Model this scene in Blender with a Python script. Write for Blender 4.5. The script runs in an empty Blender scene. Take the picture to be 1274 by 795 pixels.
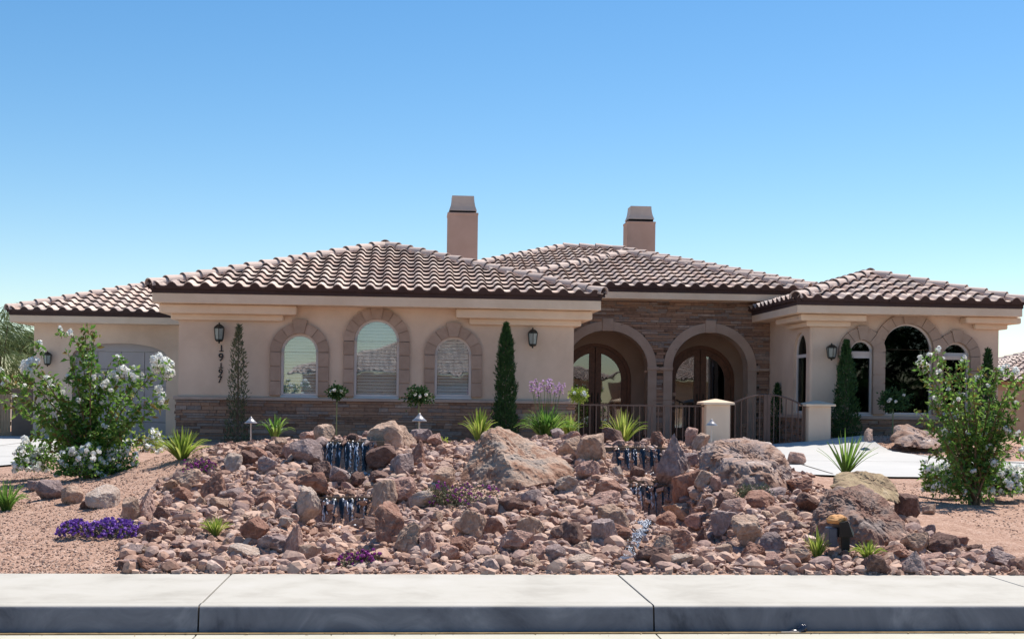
import bpy, bmesh, math, random
from mathutils import Vector, Matrix, noise as mnoise
R = random.Random(7)
sc = bpy.context.scene
C = sc.collection
PI = math.pi

# ------------------------------------------------------------------ camera
F = 1600.0; YAW = math.atan(125/1600); ROLL = 0.0125
CAM = Vector((0, 0, 1.40))
fw = Vector((math.sin(YAW), math.cos(YAW), 0)); rt = Vector((math.cos(YAW), -math.sin(YAW), 0)); up = Vector((0, 0, 1))
def ray(px, py):
    dx, dy = px-637, py-495
    cr, sr = math.cos(ROLL), math.sin(ROLL)
    u = dx*cr+dy*sr; v = -dx*sr+dy*cr
    return fw*F + rt*u - up*v
def at_y(px, py, Y):
    d = ray(px, py); return CAM + d*(Y/d.y)
def WX(px, Y, py=450): return at_y(px, py, Y).x
def WZ(px, py, Y): return at_y(px, py, Y).z
def at_z(px, py, z):
    d = ray(px, py); return CAM + d*((z-1.4)/d.z)
def topx(p):
    d = Vector(p)-CAM; w = d.dot(fw); u = d.dot(rt)/w*F; v = -d.z/w*F
    cr, sr = math.cos(ROLL), math.sin(ROLL)
    return 637+u*cr-v*sr, 495+u*sr+v*cr
cd = bpy.data.cameras.new('camera'); cam = bpy.data.objects.new('camera', cd); C.objects.link(cam)
cX = rt*math.cos(ROLL)+up*math.sin(ROLL); cY = -rt*math.sin(ROLL)+up*math.cos(ROLL); cZ = -fw
m = Matrix.Identity(4)
for i in range(3):
    m[i][0] = cX[i]; m[i][1] = cY[i]; m[i][2] = cZ[i]; m[i][3] = CAM[i]
cam.matrix_world = m
cd.sensor_width = 36; cd.lens = F/1274*36; cd.shift_y = 97.5/1274; cd.clip_end = 3000; cd.clip_start = .1
sc.camera = cam

# ------------------------------------------------------------------ light
SUN_AZ = math.radians(47)      # to the right of +Y
SUN_EL = math.radians(61)
w = bpy.data.worlds.new('World'); sc.world = w; w.use_nodes = True
nt = w.node_tree; nt.nodes.clear()
sky = nt.nodes.new('ShaderNodeTexSky'); sky.sky_type = 'NISHITA'; sky.sun_disc = False
sky.sun_elevation = SUN_EL; sky.sun_rotation = SUN_AZ; sky.altitude = 300; sky.air_density = 1.0; sky.dust_density = .25; sky.ozone_density = 1.2
bg = nt.nodes.new('ShaderNodeBackground'); bg.inputs[1].default_value = .102
wo = nt.nodes.new('ShaderNodeOutputWorld')
hs = nt.nodes.new('ShaderNodeHueSaturation'); hs.inputs['Saturation'].default_value = 1.33; hs.inputs['Hue'].default_value = .497; nt.links.new(sky.outputs[0], hs.inputs['Color']); nt.links.new(hs.outputs[0], bg.inputs[0]); nt.links.new(bg.outputs[0], wo.inputs[0])
sl = bpy.data.lights.new('sun', 'SUN'); sl.energy = 5.0; sl.angle = math.radians(.5); sl.color = (1, .94, .85)
so = bpy.data.objects.new('sun', sl); C.objects.link(so)
sd = Vector((math.sin(SUN_AZ)*math.cos(SUN_EL), math.cos(SUN_AZ)*math.cos(SUN_EL), math.sin(SUN_EL)))
so.rotation_euler = sd.to_track_quat('Z', 'Y').to_euler(); so.location = (0, 0, 30)
sc.view_settings.view_transform = 'Standard'; sc.view_settings.look = 'None'; sc.view_settings.gamma = 1
sc.view_settings.exposure = 0.5
try: sc.view_settings.use_curve_mapping = False
except Exception: pass

# ------------------------------------------------------------------ materials
def newmat(name):
    mt = bpy.data.materials.new(name); mt.use_nodes = True
    n = mt.node_tree.nodes; b = n['Principled BSDF']; return mt, n, mt.node_tree.links, b
def mat(name, cols, rough=.8, nscale=3, detail=6, tint=0, obj_rand=0, bump=0, bscale=60, bdist=.01, metal=0, spec=.3,
        vor=0, vorbump=0, dist=1.0, trans=0, lo=.3, hi=.7):
    """cols: list of colours across a ramp driven by noise (+ per-face tint, + per-object random)"""
    mt, n, L, b = newmat(name)
    b.inputs['Roughness'].default_value = rough; b.inputs['Metallic'].default_value = metal
    b.inputs['Specular IOR Level'].default_value = spec
    tc = n.new('ShaderNodeTexCoord')
    nz = n.new('ShaderNodeTexNoise'); nz.inputs['Scale'].default_value = nscale; nz.inputs['Detail'].default_value = detail
    nz.inputs['Roughness'].default_value = .62
    nz.inputs['Distortion'].default_value = dist*.3
    L.new(tc.outputs['Object'], nz.inputs['Vector'])
    mr = n.new('ShaderNodeMapRange'); mr.inputs[1].default_value = lo; mr.inputs[2].default_value = hi
    L.new(nz.outputs['Fac'], mr.inputs[0]); fac = mr.outputs[0]
    def mix(fac, other, k):
        a = n.new('ShaderNodeMix'); a.data_type = 'FLOAT'; a.inputs[0].default_value = k
        L.new(fac, a.inputs[2]); L.new(other, a.inputs[3]); return a.outputs[0]
    if tint:
        at = n.new('ShaderNodeAttribute'); at.attribute_name = 'tint'; fac = mix(fac, at.outputs['Fac'], tint)
    if obj_rand:
        oi = n.new('ShaderNodeObjectInfo'); fac = mix(fac, oi.outputs['Random'], obj_rand)
    if vor:
        vo = n.new('ShaderNodeTexVoronoi'); vo.inputs['Scale'].default_value = vor
        L.new(tc.outputs['Object'], vo.inputs['Vector'])
        sx = n.new('ShaderNodeSeparateColor'); L.new(vo.outputs['Color'], sx.inputs[0]); fac = mix(fac, sx.outputs[0], .6)
    cr = n.new('ShaderNodeValToRGB'); e = cr.color_ramp.elements
    k = len(cols)
    if k == 1: cols = [cols[0], cols[0]]; k = 2
    e[0].position = 0; e[0].color = (*cols[0], 1); e[1].position = 1; e[1].color = (*cols[-1], 1)
    for i in range(1, k-1):
        q = e.new(i/(k-1)); q.color = (*cols[i], 1)
    L.new(fac, cr.inputs[0]); L.new(cr.outputs[0], b.inputs['Base Color'])
    if bump:
        bn = n.new('ShaderNodeTexNoise'); bn.inputs['Scale'].default_value = bscale; bn.inputs['Detail'].default_value = 8
        bn.inputs['Roughness'].default_value = .65
        L.new(tc.outputs['Object'], bn.inputs['Vector'])
        bp = n.new('ShaderNodeBump'); bp.inputs['Strength'].default_value = bump; bp.inputs['Distance'].default_value = bdist
        L.new(bn.outputs['Fac'], bp.inputs['Height']); last = bp
        if vor and vorbump:
            b2 = n.new('ShaderNodeBump'); b2.inputs['Strength'].default_value = vorbump; b2.inputs['Distance'].default_value = bdist; b2.invert = True
            L.new(vo.outputs['Distance'], b2.inputs['Height']); L.new(bp.outputs[0], b2.inputs['Normal']); last = b2
        L.new(last.outputs[0], b.inputs['Normal'])
    if trans:
        tr = n.new('ShaderNodeBsdfTranslucent'); L.new(cr.outputs[0], tr.inputs[0])
        ms = n.new('ShaderNodeMixShader'); ms.inputs[0].default_value = trans
        out = n['Material Output']; L.new(b.outputs[0], ms.inputs[1]); L.new(tr.outputs[0], ms.inputs[2]); L.new(ms.outputs[0], out.inputs[0])
    return mt
def glassmat(name, refl, tintc=(1, 1, 1)):
    mt, n, L, b = newmat(name)
    n.remove(b); g = n.new('ShaderNodeBsdfGlossy'); g.inputs['Roughness'].default_value = .015; g.inputs[0].default_value = (.9, .95, 1, 1)
    t = n.new('ShaderNodeBsdfTransparent'); t.inputs[0].default_value = (*tintc, 1)
    ms = n.new('ShaderNodeMixShader'); ms.inputs[0].default_value = refl
    tc = n.new('ShaderNodeTexCoord'); nz = n.new('ShaderNodeTexNoise'); nz.inputs['Scale'].default_value = 2.2; nz.inputs['Detail'].default_value = 1
    bp = n.new('ShaderNodeBump'); bp.inputs['Strength'].default_value = .05; bp.inputs['Distance'].default_value = .02
    L.new(tc.outputs['Object'], nz.inputs['Vector']); L.new(nz.outputs['Fac'], bp.inputs['Height']); L.new(bp.outputs[0], g.inputs['Normal'])
    L.new(t.outputs[0], ms.inputs[1]); L.new(g.outputs[0], ms.inputs[2]); L.new(ms.outputs[0], n['Material Output'].inputs[0])
    return mt
M = {}
M['stucco'] = mat('stucco', [(.55,.41,.31), (.64,.49,.38), (.72,.565,.44)], .92, .8, bump=.25, bscale=90, bdist=.006, spec=.15)
M['stucco_pink'] = mat('stucco_pink', [(.43,.29,.23), (.50,.345,.28)], .92, 1.5, bump=.25, bscale=90, bdist=.006, spec=.15)
M['trim'] = mat('trim', [(.64,.48,.35), (.74,.58,.44)], .9, 1.5, bump=.2, bscale=70, bdist=.005, spec=.15)
M['castone'] = mat('cast_stone', [(.30,.21,.16), (.38,.27,.21), (.46,.34,.27)], .9, 6, tint=.5, bump=.3, bscale=50, bdist=.006, spec=.15)
M['arch_trim'] = mat('arch_trim', [(.34,.245,.19), (.42,.315,.25)], .9, 3, bump=.25, bscale=60, bdist=.006, spec=.15)
M['tile'] = mat('roof_tile', [(.24,.155,.13), (.50,.36,.295), (.64,.51,.43), (.33,.25,.22), (.76,.66,.57)], .62, 2.5, tint=.62, bump=.2, bscale=80, bdist=.004, spec=.4)
M['tile_cap'] = mat('ridge_tile', [(.42,.32,.28), (.56,.44,.38), (.50,.38,.33)], .78, 4, tint=.6, bump=.2, bscale=80, bdist=.004, spec=.25)
M['brown'] = mat('brown_band', [(.045,.026,.025), (.06,.034,.031)], .8, 5)
M['ledge'] = mat('ledge_stone', [(.10,.07,.058), (.26,.16,.115), (.36,.225,.155), (.21,.175,.16), (.46,.34,.27)], .9, 14, tint=.78, bump=.5, bscale=45, bdist=.012, spec=.15)
M['mortar'] = mat('mortar', [(.09,.065,.05)], .95, 5)
M['sill'] = mat('sill_stone', [(.38,.29,.24), (.45,.35,.29)], .85, 6, bump=.2)
M['vinyl'] = mat('window_frame', [(.60,.55,.53), (.66,.61,.58)], .5, 2)
M['glass'] = glassmat('window_glass', .16, (.86,.90,.92))
M['glass_dark'] = glassmat('dark_glass', .055, (.35,.38,.36))
M['glass_door'] = glassmat('door_glass', .16, (.5,.5,.5))
M['blind'] = mat('blind', [(.72,.69,.60), (.78,.75,.66)], .7, 2)
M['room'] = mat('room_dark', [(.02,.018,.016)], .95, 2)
M['wood'] = mat('door_wood', [(.13,.05,.025), (.22,.09,.045)], .5, 9, dist=4, spec=.4)
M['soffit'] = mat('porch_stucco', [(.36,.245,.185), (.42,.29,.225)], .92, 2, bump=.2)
M['garage'] = mat('garage_door', [(.36,.33,.33), (.40,.37,.37)], .6, 2)
M['iron'] = mat('iron', [(.10,.065,.055), (.14,.09,.075)], .55, 9, metal=.3)
M['black'] = mat('black_metal', [(.012,.012,.013), (.02,.02,.022)], .45, 5)
M['bronze'] = mat('lantern_metal', [(.035,.035,.03), (.06,.06,.05)], .5, 14, metal=.5)
M['frost'] = mat('lantern_glass', [(.22,.25,.23), (.30,.33,.30)], .25, 9, spec=.6)
M['steel'] = mat('lamp_metal', [(.42,.38,.36), (.50,.46,.44)], .35, 8, metal=.5)
M['concrete'] = mat('concrete', [(.35,.325,.285), (.425,.40,.355), (.455,.43,.39)], .9, 1.6, bump=.18, bscale=120, bdist=.003, spec=.2)
M['kerb'] = mat('kerb_shade_and_stains', [(.08,.08,.09), (.165,.162,.178), (.215,.21,.225), (.31,.30,.31)], .9, 1.6, detail=9, dist=5, bump=.25, bscale=90, bdist=.004, spec=.2)  # stained kerb face, its blue-grey darkened to paint the shade on it
M['gutter'] = mat('gutter_concrete', [(.44,.42,.35), (.50,.48,.41)], .9, 3, bump=.2)
M['joint'] = mat('joint_dirt', [(.05,.04,.032), (.12,.09,.06)], .95, 20)
M['asphalt'] = mat('asphalt', [(.045,.045,.047), (.065,.063,.062)], .9, 30, bump=.4, bscale=200)
M['drive'] = mat('driveway_concrete', [(.42,.41,.395), (.49,.475,.455)], .9, 1.0, bump=.12, bscale=90, bdist=.003)
M['gravel'] = mat('yard_gravel', [(.19,.11,.08), (.36,.22,.16), (.46,.30,.23), (.58,.42,.34)], .95, 5, vor=55, vorbump=.6, bump=.6, bscale=70, bdist=.02, spec=.1)
M['desert'] = mat('desert_ground', [(.34,.24,.17), (.44,.32,.23)], .95, .5, bump=.3, bscale=8, bdist=.05)
M['leaf'] = mat('leaf_green', [(.06,.15,.025), (.13,.26,.045), (.30,.42,.10)], .45, 2, tint=.85, trans=.58, spec=.45)
M['leaf_lime'] = mat('leaf_lime', [(.13,.22,.03), (.28,.37,.06), (.50,.50,.15)], .5, 2, tint=.85, trans=.5)
M['leaf_bronze'] = mat('leaf_bronze', [(.12,.13,.03), (.22,.15,.05), (.20,.22,.05)], .5, 2, tint=.85, trans=.35)
M['leaf_dark'] = mat('cypress_green', [(.012,.04,.012), (.028,.075,.02), (.055,.12,.03)], .6, 3, tint=.8, trans=.15)
M['leaf_grey'] = mat('leaf_grey_green', [(.07,.085,.045), (.13,.14,.075), (.17,.18,.10)], .7, 3, tint=.8, trans=.2)
M['leaf_palo'] = mat('palo_verde_green', [(.10,.15,.05), (.17,.22,.08), (.24,.28,.12)], .6, 3, tint=.8, trans=.25)
M['white'] = mat('white_petal', [(.78,.78,.73), (.88,.88,.86)], .6, 3, tint=.8, trans=.3)
M['purple'] = mat('purple_petal', [(.14,.045,.34), (.25,.10,.50), (.33,.18,.55)], .6, 3, tint=.8, trans=.25)
M['magenta'] = mat('magenta_petal', [(.28,.04,.24), (.40,.08,.36)], .6, 3, tint=.8, trans=.25)
M['lilac'] = mat('lilac_petal', [(.58,.38,.60), (.72,.54,.70)], .6, 3, tint=.8, trans=.3)
M['stem'] = mat('plant_stem', [(.13,.08,.045), (.20,.13,.07)], .8, 12)
M['stem_green'] = mat('green_stem', [(.12,.17,.07), (.22,.24,.13)], .7, 12)
M['bark'] = mat('bark', [(.10,.07,.05), (.18,.13,.09)], .9, 12, bump=.5)
RB = dict(rough=.88, nscale=4.5, detail=10, obj_rand=.22, bump=.75, bscale=16, bdist=.03, spec=.2, dist=3)
M['rock_tan'] = mat('rock_tan', [(.21,.125,.09), (.43,.29,.215), (.62,.46,.36)], **RB)
M['rock_pink'] = mat('rock_pinkish', [(.19,.105,.09), (.42,.255,.205), (.60,.43,.36)], **RB)
M['rock_rust'] = mat('rock_rust', [(.13,.062,.046), (.31,.165,.12), (.48,.31,.24)], **RB)
M['rock_mauve'] = mat('rock_mauve_grey', [(.14,.095,.09), (.30,.22,.205), (.52,.41,.38)], **RB)
M['rock_brown'] = mat('rock_dark_brown', [(.075,.042,.035), (.18,.105,.085), (.34,.23,.19)], **RB)
M['rock_pale'] = mat('rock_pale', [(.28,.20,.155), (.46,.35,.285), (.62,.52,.45)], **RB)
RB2 = dict(rough=.88, nscale=2.2, detail=12, bump=.9, bscale=9, bdist=.05, spec=.2, dist=4, lo=.32, hi=.68)
M['b_point'] = mat('boulder_tan_orange', [(.16,.08,.05), (.31,.175,.12), (.42,.30,.23), (.25,.205,.18), (.56,.44,.36)], **RB2)
M['b_speck'] = mat('boulder_speckled', [(.13,.07,.052), (.26,.155,.115), (.40,.27,.21), (.27,.205,.19), (.44,.32,.26), (.70,.64,.62)], **RB2)
M['b_dark'] = mat('boulder_dark', [(.10,.055,.045), (.22,.12,.09), (.29,.19,.15), (.18,.14,.13), (.46,.36,.31)], **RB2)
M['b_yellow'] = mat('boulder_yellowish', [(.13,.085,.05), (.27,.19,.12), (.40,.30,.18), (.46,.36,.25)], **RB2)
M['cap_orange'] = mat('orange_stone', [(.50,.22,.07), (.62,.34,.15)], .8, 9, bump=.3)
M['rubble'] = mat('rubble_stone', [(.12,.065,.052), (.36,.22,.165), (.52,.36,.28), (.25,.165,.15), (.68,.52,.43)], .9, 40, tint=.8, spec=.2)
M['chips'] = mat('gravel_chip', [(.22,.13,.10), (.38,.25,.19), (.56,.42,.34)], .9, 40, tint=.8, spec=.2)
M['pondwater'] = mat('pond_water', [(.05,.035,.025), (.10,.07,.05)], .06, 6, bump=.3, bscale=25, bdist=.01, spec=.8)
M['wetliner'] = mat('falling_water', [(.006,.007,.011), (.018,.02,.032)], .24, 8, bump=.35, bscale=30, bdist=.01, spec=.55)
def watersheet():
    mt, n, L, b = newmat('falling_water'); b.inputs['Roughness'].default_value = .25
    tc = n.new('ShaderNodeTexCoord'); mp = n.new('ShaderNodeMapping'); mp.inputs['Scale'].default_value = (26, 26, 2.2); nz = n.new('ShaderNodeTexNoise'); nz.inputs['Scale'].default_value = 1.0; nz.inputs['Detail'].default_value = 5; nz.inputs['Roughness'].default_value = .6
    L.new(tc.outputs['Object'], mp.inputs[0]); L.new(mp.outputs[0], nz.inputs['Vector'])
    cr = n.new('ShaderNodeValToRGB'); e = cr.color_ramp.elements; e[0].position = .50; e[0].color = (.010,.012,.02,1); e[1].position = .68; e[1].color = (.62,.67,.76,1); q = e.new(.58); q.color = (.05,.06,.085,1)
    L.new(nz.outputs['Fac'], cr.inputs[0]); L.new(cr.outputs[0], b.inputs['Base Color'])
    bp = n.new('ShaderNodeBump'); bp.inputs['Strength'].default_value = .5; bp.inputs['Distance'].default_value = .015; L.new(nz.outputs['Fac'], bp.inputs['Height']); L.new(bp.outputs[0], b.inputs['Normal']); return mt
M['wetdark'] = M['wetliner']; M['wetliner'] = watersheet()
M['foam'] = mat('foam', [(.62,.66,.74), (.80,.83,.88)], .3, 20, spec=.6)
M['fencewood'] = mat('gate_wood', [(.33,.22,.14), (.44,.31,.20)], .8, 7)
M['wallbrown'] = mat('brown_block_wall', [(.17,.12,.095), (.21,.15,.12)], .9, 3, bump=.2)
M['nb_wall'] = mat('neighbour_stucco', [(.46,.30,.20), (.52,.35,.24)], .9, 2)

# ------------------------------------------------------------------ mesh builder
class MB:
    def __init__(s): s.v = []; s.f = []; s.t = []; s.m = []
    def add(s, vs, fs, tint=None, mi=0):
        o = len(s.v); s.v.extend(vs)
        if tint is None: tint = R.random()
        for f in fs: s.f.append(tuple(i+o for i in f)); s.t.append(tint); s.m.append(mi)
    def box(s, x0, x1, y0, y1, z0, z1, tint=None, mi=0):
        vs = [(x, y, z) for x in (x0, x1) for y in (y0, y1) for z in (z0, z1)]
        s.add(vs, [(0,1,3,2), (4,6,7,5), (0,4,5,1), (2,3,7,6), (0,2,6,4), (1,5,7,3)], tint, mi)
    def bev(s, x0, x1, y0, y1, z0, z1, b=.02, tint=None, mi=0):
        """box with chamfered edges"""
        bm = bmesh.new(); bmesh.ops.create_cube(bm, size=1)
        for v in bm.verts: v.co = ((x0+x1)/2+v.co.x*(x1-x0), (y0+y1)/2+v.co.y*(y1-y0), (z0+z1)/2+v.co.z*(z1-z0))
        bmesh.ops.bevel(bm, geom=bm.edges[:], offset=b, segments=2, affect='EDGES', profile=.5)
        bm.verts.index_update(); s.add([tuple(v.co) for v in bm.verts], [[v.index for v in f.verts] for f in bm.faces], tint, mi); bm.free()
    def tube(s, pts, rad, n=6, caps=True, tint=None, mi=0):
        pts = [Vector(p) for p in pts]; k = len(pts)
        if not hasattr(rad, '__len__'): rad = [rad]*k
        vs = []; fs = []
        for i, p in enumerate(pts):
            d = (pts[min(i+1, k-1)]-pts[max(i-1, 0)]).normalized()
            a = d.orthogonal() if abs(d.z) > .9 else d.cross(Vector((0, 0, 1))); a.normalize(); b = d.cross(a)
            if i and a.dot(pa) < 0 and abs(a.dot(pa)) > .5: a = -a; b = d.cross(a)
            pa = a
            for j in range(n):
                q = 2*PI*j/n; vs.append(tuple(p+(a*math.cos(q)+b*math.sin(q))*rad[i]))
        for i in range(k-1):
            for j in range(n): fs.append((i*n+j, i*n+(j+1)%n, (i+1)*n+(j+1)%n, (i+1)*n+j))
        if caps: fs.append(tuple(range(n))[::-1]); fs.append(tuple((k-1)*n+j for j in range(n)))
        s.add(vs, fs, tint, mi)
    def lathe(s, c, prof, n=16, tint=None, mi=0):
        vs = []; fs = []; k = len(prof)
        for r, z in prof:
            for j in range(n): q = 2*PI*j/n+PI/n; vs.append((c[0]+r*math.cos(q), c[1]+r*math.sin(q), c[2]+z))
        for i in range(k-1):
            for j in range(n): fs.append((i*n+j, i*n+(j+1)%n, (i+1)*n+(j+1)%n, (i+1)*n+j))
        fs.append(tuple(range(n))[::-1]); fs.append(tuple((k-1)*n+j for j in range(n)))
        s.add(vs, fs, tint, mi)
    def leaf(s, p, d, L, W, tint=None, mi=0, droop=0):
        d = d.normalized(); side = d.cross(Vector((R.uniform(-1,1), R.uniform(-1,1), R.uniform(-.2,1)))).normalized(); nn = side.cross(d)
        a = p; m1 = p+d*L*.45+side*W*.5+nn*W*.15; m2 = p+d*L*.45-side*W*.5+nn*W*.15; t = p+d*L-Vector((0,0,droop*L))
        c = p+d*L*.5
        s.add([tuple(a), tuple(m1), tuple(t), tuple(m2), tuple(c)], [(0, 1, 4), (1, 2, 4), (0, 4, 3), (4, 2, 3)], tint, mi)
    def quad(s, p, a, b, tint=None, mi=0):
        s.add([tuple(p-a-b), tuple(p+a-b), tuple(p+a+b), tuple(p-a+b)], [(0,1,2,3)], tint, mi)
    def mesh(s, name):
        me = bpy.data.meshes.new(name); me.from_pydata(s.v, [], s.f)
        at = me.attributes.new('tint', 'FLOAT', 'FACE'); at.data.foreach_set('value', s.t)
        me.polygons.foreach_set('material_index', s.m); me.update(); return me
    def build(s, name, mats, parent=None, smooth=False, local=False):
        if not isinstance(mats, (list, tuple)): mats = [mats]
        if parent is not None and not local:
            L = parent.matrix_root if False else rootloc(parent)
            s.v = [(x-L[0], y-L[1], z-L[2]) for x, y, z in s.v]
        me = s.mesh(name)
        for q in mats: me.materials.append(q)
        if smooth: me.polygons.foreach_set('use_smooth', [True]*len(me.polygons))
        o = bpy.data.objects.new(name, me); C.objects.link(o)
        if parent is not None: o.parent = parent
        return o
def rootloc(o):
    l = Vector((0, 0, 0))
    while o is not None: l += o.location; o = o.parent
    return l
def tag(o, label=None, cat=None, group=None, kind=None):
    if label: o['label'] = label
    if cat: o['category'] = cat
    if group: o['group'] = group
    if kind: o['kind'] = kind
    return o
def thing(name, label, cat, loc=(0,0,0), group=None, rz=0):
    o = bpy.data.objects.new(name, None); C.objects.link(o); o.location = loc; o.rotation_euler = (0,0,rz); o.empty_display_size = .2
    return tag(o, label, cat, group)
def copy_tree(o, parent=None):
    c = o.copy(); C.objects.link(c)
    if parent is not None: c.parent = parent
    for ch in [q for q in list(bpy.data.objects) if q.parent == o]: copy_tree(ch, c)
    return c
def recenter(o):
    """move a mesh object's origin to the bottom centre of its mesh"""
    vs = [v.co for v in o.data.vertices]
    if not vs: return o
    c = Vector((sum((v.x for v in vs))/len(vs), sum((v.y for v in vs))/len(vs), min(v.z for v in vs)))
    o.data.transform(Matrix.Translation(-c)); o.location = o.location+c
    return o

# plates with holes, in the XZ plane at depth y0..y1
def plate(outer, holes, y0, y1, xf=None):
    cu = bpy.data.curves.new('tmp', 'CURVE'); cu.dimensions = '2D'; cu.fill_mode = 'BOTH'; cu.extrude = abs(y1-y0)/2
    for pts in [outer]+holes:
        sp = cu.splines.new('POLY'); sp.points.add(len(pts)-1); sp.use_cyclic_u = True
        for i, (x, z) in enumerate(pts): sp.points[i].co = (x, z, 0, 1)
    ob = bpy.data.objects.new('tmp', cu); C.objects.link(ob)
    dg = bpy.context.evaluated_depsgraph_get(); me = bpy.data.meshes.new_from_object(ob.evaluated_get(dg))
    ym = (y0+y1)/2
    vs = [(v.co.x, ym-v.co.z, v.co.y) for v in me.vertices]
    if xf: vs = [xf(v) for v in vs]
    fs = [tuple(p.vertices) for p in me.polygons]
    bpy.data.objects.remove(ob); bpy.data.curves.remove(cu); bpy.data.meshes.remove(me)
    return vs, fs
def arch(x0, x1, z0, zs, rise=None, n=20):
    """outline: rectangle to the spring line zs, (semi-)elliptic head"""
    r = (x1-x0)/2; c = (x0+x1)/2; rise = r if rise is None else rise
    return [(x0, z0), (x1, z0)]+[(c+r*math.cos(PI*i/n), zs+rise*math.sin(PI*i/n)) for i in range(n+1)]
def rect(x0, x1, z0, z1): return [(x0, z0), (x1, z0), (x1, z1), (x0, z1)]

# ------------------------------------------------------------------ terrain
def smooth(a, b, x):
    t = max(0, min(1, (x-a)/(b-a))); return t*t*(3-2*t)
def pl(tab, x):
    if x <= tab[0][0]: return tab[0][1]
    for (a, p), (b, q) in zip(tab, tab[1:]):
        if x <= b: return p+(q-p)*(x-a)/(b-a)
    return tab[-1][1]
KY = at_z(637, 752.5, 0).y           # kerb line
SY = at_z(767, 714.5, 0).y           # back of the pavement
YC = 16.2
sky_px = [(-200,604), (0,600), (80,594), (150,584), (200,568), (260,556), (330,551), (380,548), (450,548), (520,548), (560,552), (640,548),
          (720,545), (820,548), (870,553), (930,567), (985,588), (1050,600), (1130,607), (1274,608), (1500,608)]
crest = sorted((at_y(a, b, YC).x, at_y(a, b, YC).z) for a, b in sky_px)
LZ = [(SY,.0), (11.5,.02), (13.2,.05), (13.32,.32), (14.88,.47), (15.0,.84), (16.2,.88), (17.5,.6), (19,.35)]
RZ = [(SY,.0), (11,.03), (14.2,.06), (14.32,.42), (15.15,.51), (15.27,.79), (16.3,.84), (17.5,.6), (19,.35)]
def fbm(x, y, s, k=4):
    return mnoise.fractal(Vector((x*s, y*s, 3.3)), 1.0, 2.0, k)
def base(X, Y):
    a = pl([(SY,0), (16,.14), (20,.15), (34,.20), (60,.25)], Y)
    b = pl([(SY,0), (17,.28), (21,.36), (25,.44), (60,.45)], Y)
    t = smooth(-7.5, -4.5, X)
    return a+(b-a)*t
def H(X, Y):
    if Y < SY: return 0
    b = base(X, Y)
    hc = pl(crest, X)
    if Y <= YC:
        t = (Y-SY)/(YC-SY); h = hc*(.25*t+.75*t**1.15) 
        side = smooth(-4.4, -2.5, X)*(1-smooth(6.4, 8.2, X))
        h = h*side+(b+(hc-base(X,YC))*smooth(.25, 1, t))*(1-side)
    else:
        t = smooth(YC+.3, YC+3.2, Y); h = hc*(1-t)+b*t
    rough = smooth(SY, SY+.6, Y)*(1-smooth(17, 18.5, Y))
    h += rough*(fbm(X, Y, .9)*.035+fbm(X, Y, 3.5)*.012)*(1 if -5 < X < 8.5 else .6)
    for prof, xa, xb, xc, xd in ZONES:
        c0 = xa+(xc-xa)*smooth(13, 15, Y); c1 = xb+(xd-xb)*smooth(13, 15, Y)
        wgt = smooth(c0-.22, c0+.02, X)*(1-smooth(c1-.02, c1+.22, X))
        if wgt > 0 and Y < 17.5: h = h*(1-wgt)+pl(prof, Y)*wgt
    # planter mound in front of the right wing
    cx, cy = PLM; h += .30*math.exp(-(((X-cx)/2.2)**2+((Y-cy)/.75)**2))
    return h
ZONES = [(LZ, WX(398,13.3), WX(458,13.3), WX(404,15), WX(464,15)), (RZ, WX(785,14.3), WX(832,14.3), WX(765,15.2), WX(815,15.2))]
PLM = (at_z(1125, 560, .45).x, 25.3)
def hit(px, py):
    """where the sight line of the photograph meets the ground"""
    d = ray(px, py); s = 9.5/d.y
    while s*d.y < 60:
        p = CAM+d*s
        if p.z < H(p.x, p.y): return Vector((p.x, p.y, H(p.x, p.y)))
        s += .04/d.y
    return CAM+d*(60/d.y)
def grid(name, x0, x1, y0, y1, dx, dy, m, f):
    nx = int((x1-x0)/dx)+1; ny = int((y1-y0)/dy)+1
    xs = [x0+(x1-x0)*i/(nx-1) for i in range(nx)]; ys = [y0+(y1-y0)*j/(ny-1) for j in range(ny)]
    vs = [(x, y, f(x, y)) for y in ys for x in xs]
    fs = [(j*nx+i, j*nx+i+1, (j+1)*nx+i+1, (j+1)*nx+i) for j in range(ny-1) for i in range(nx-1)]
    b = MB(); b.v = vs; b.f = fs; b.t = [.5]*len(fs); b.m = [0]*len(fs)
    o = b.build(name, m, smooth=True); tag(o, kind='structure'); return o
yard = grid('gravel_yard', -13, 18, SY, 19.0, .07, .07, M['gravel'], H)
grid('gravel_ground', -13, 18, 19.0, 50, .25, .25, M['gravel'], H)
g = MB(); 
for x0, x1, y0, y1 in ((-900, -13, SY, 900), (18, 900, SY, 900), (-13, 18, 50, 900), (-900, 900, -900, -16)):
    g.add([(x0,y0,-.02), (x1,y0,-.02), (x1,y1,-.02), (x0,y1,-.02)], [(0,1,2,3)])
tag(g.build('ground', M['desert']), kind='structure')
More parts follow.
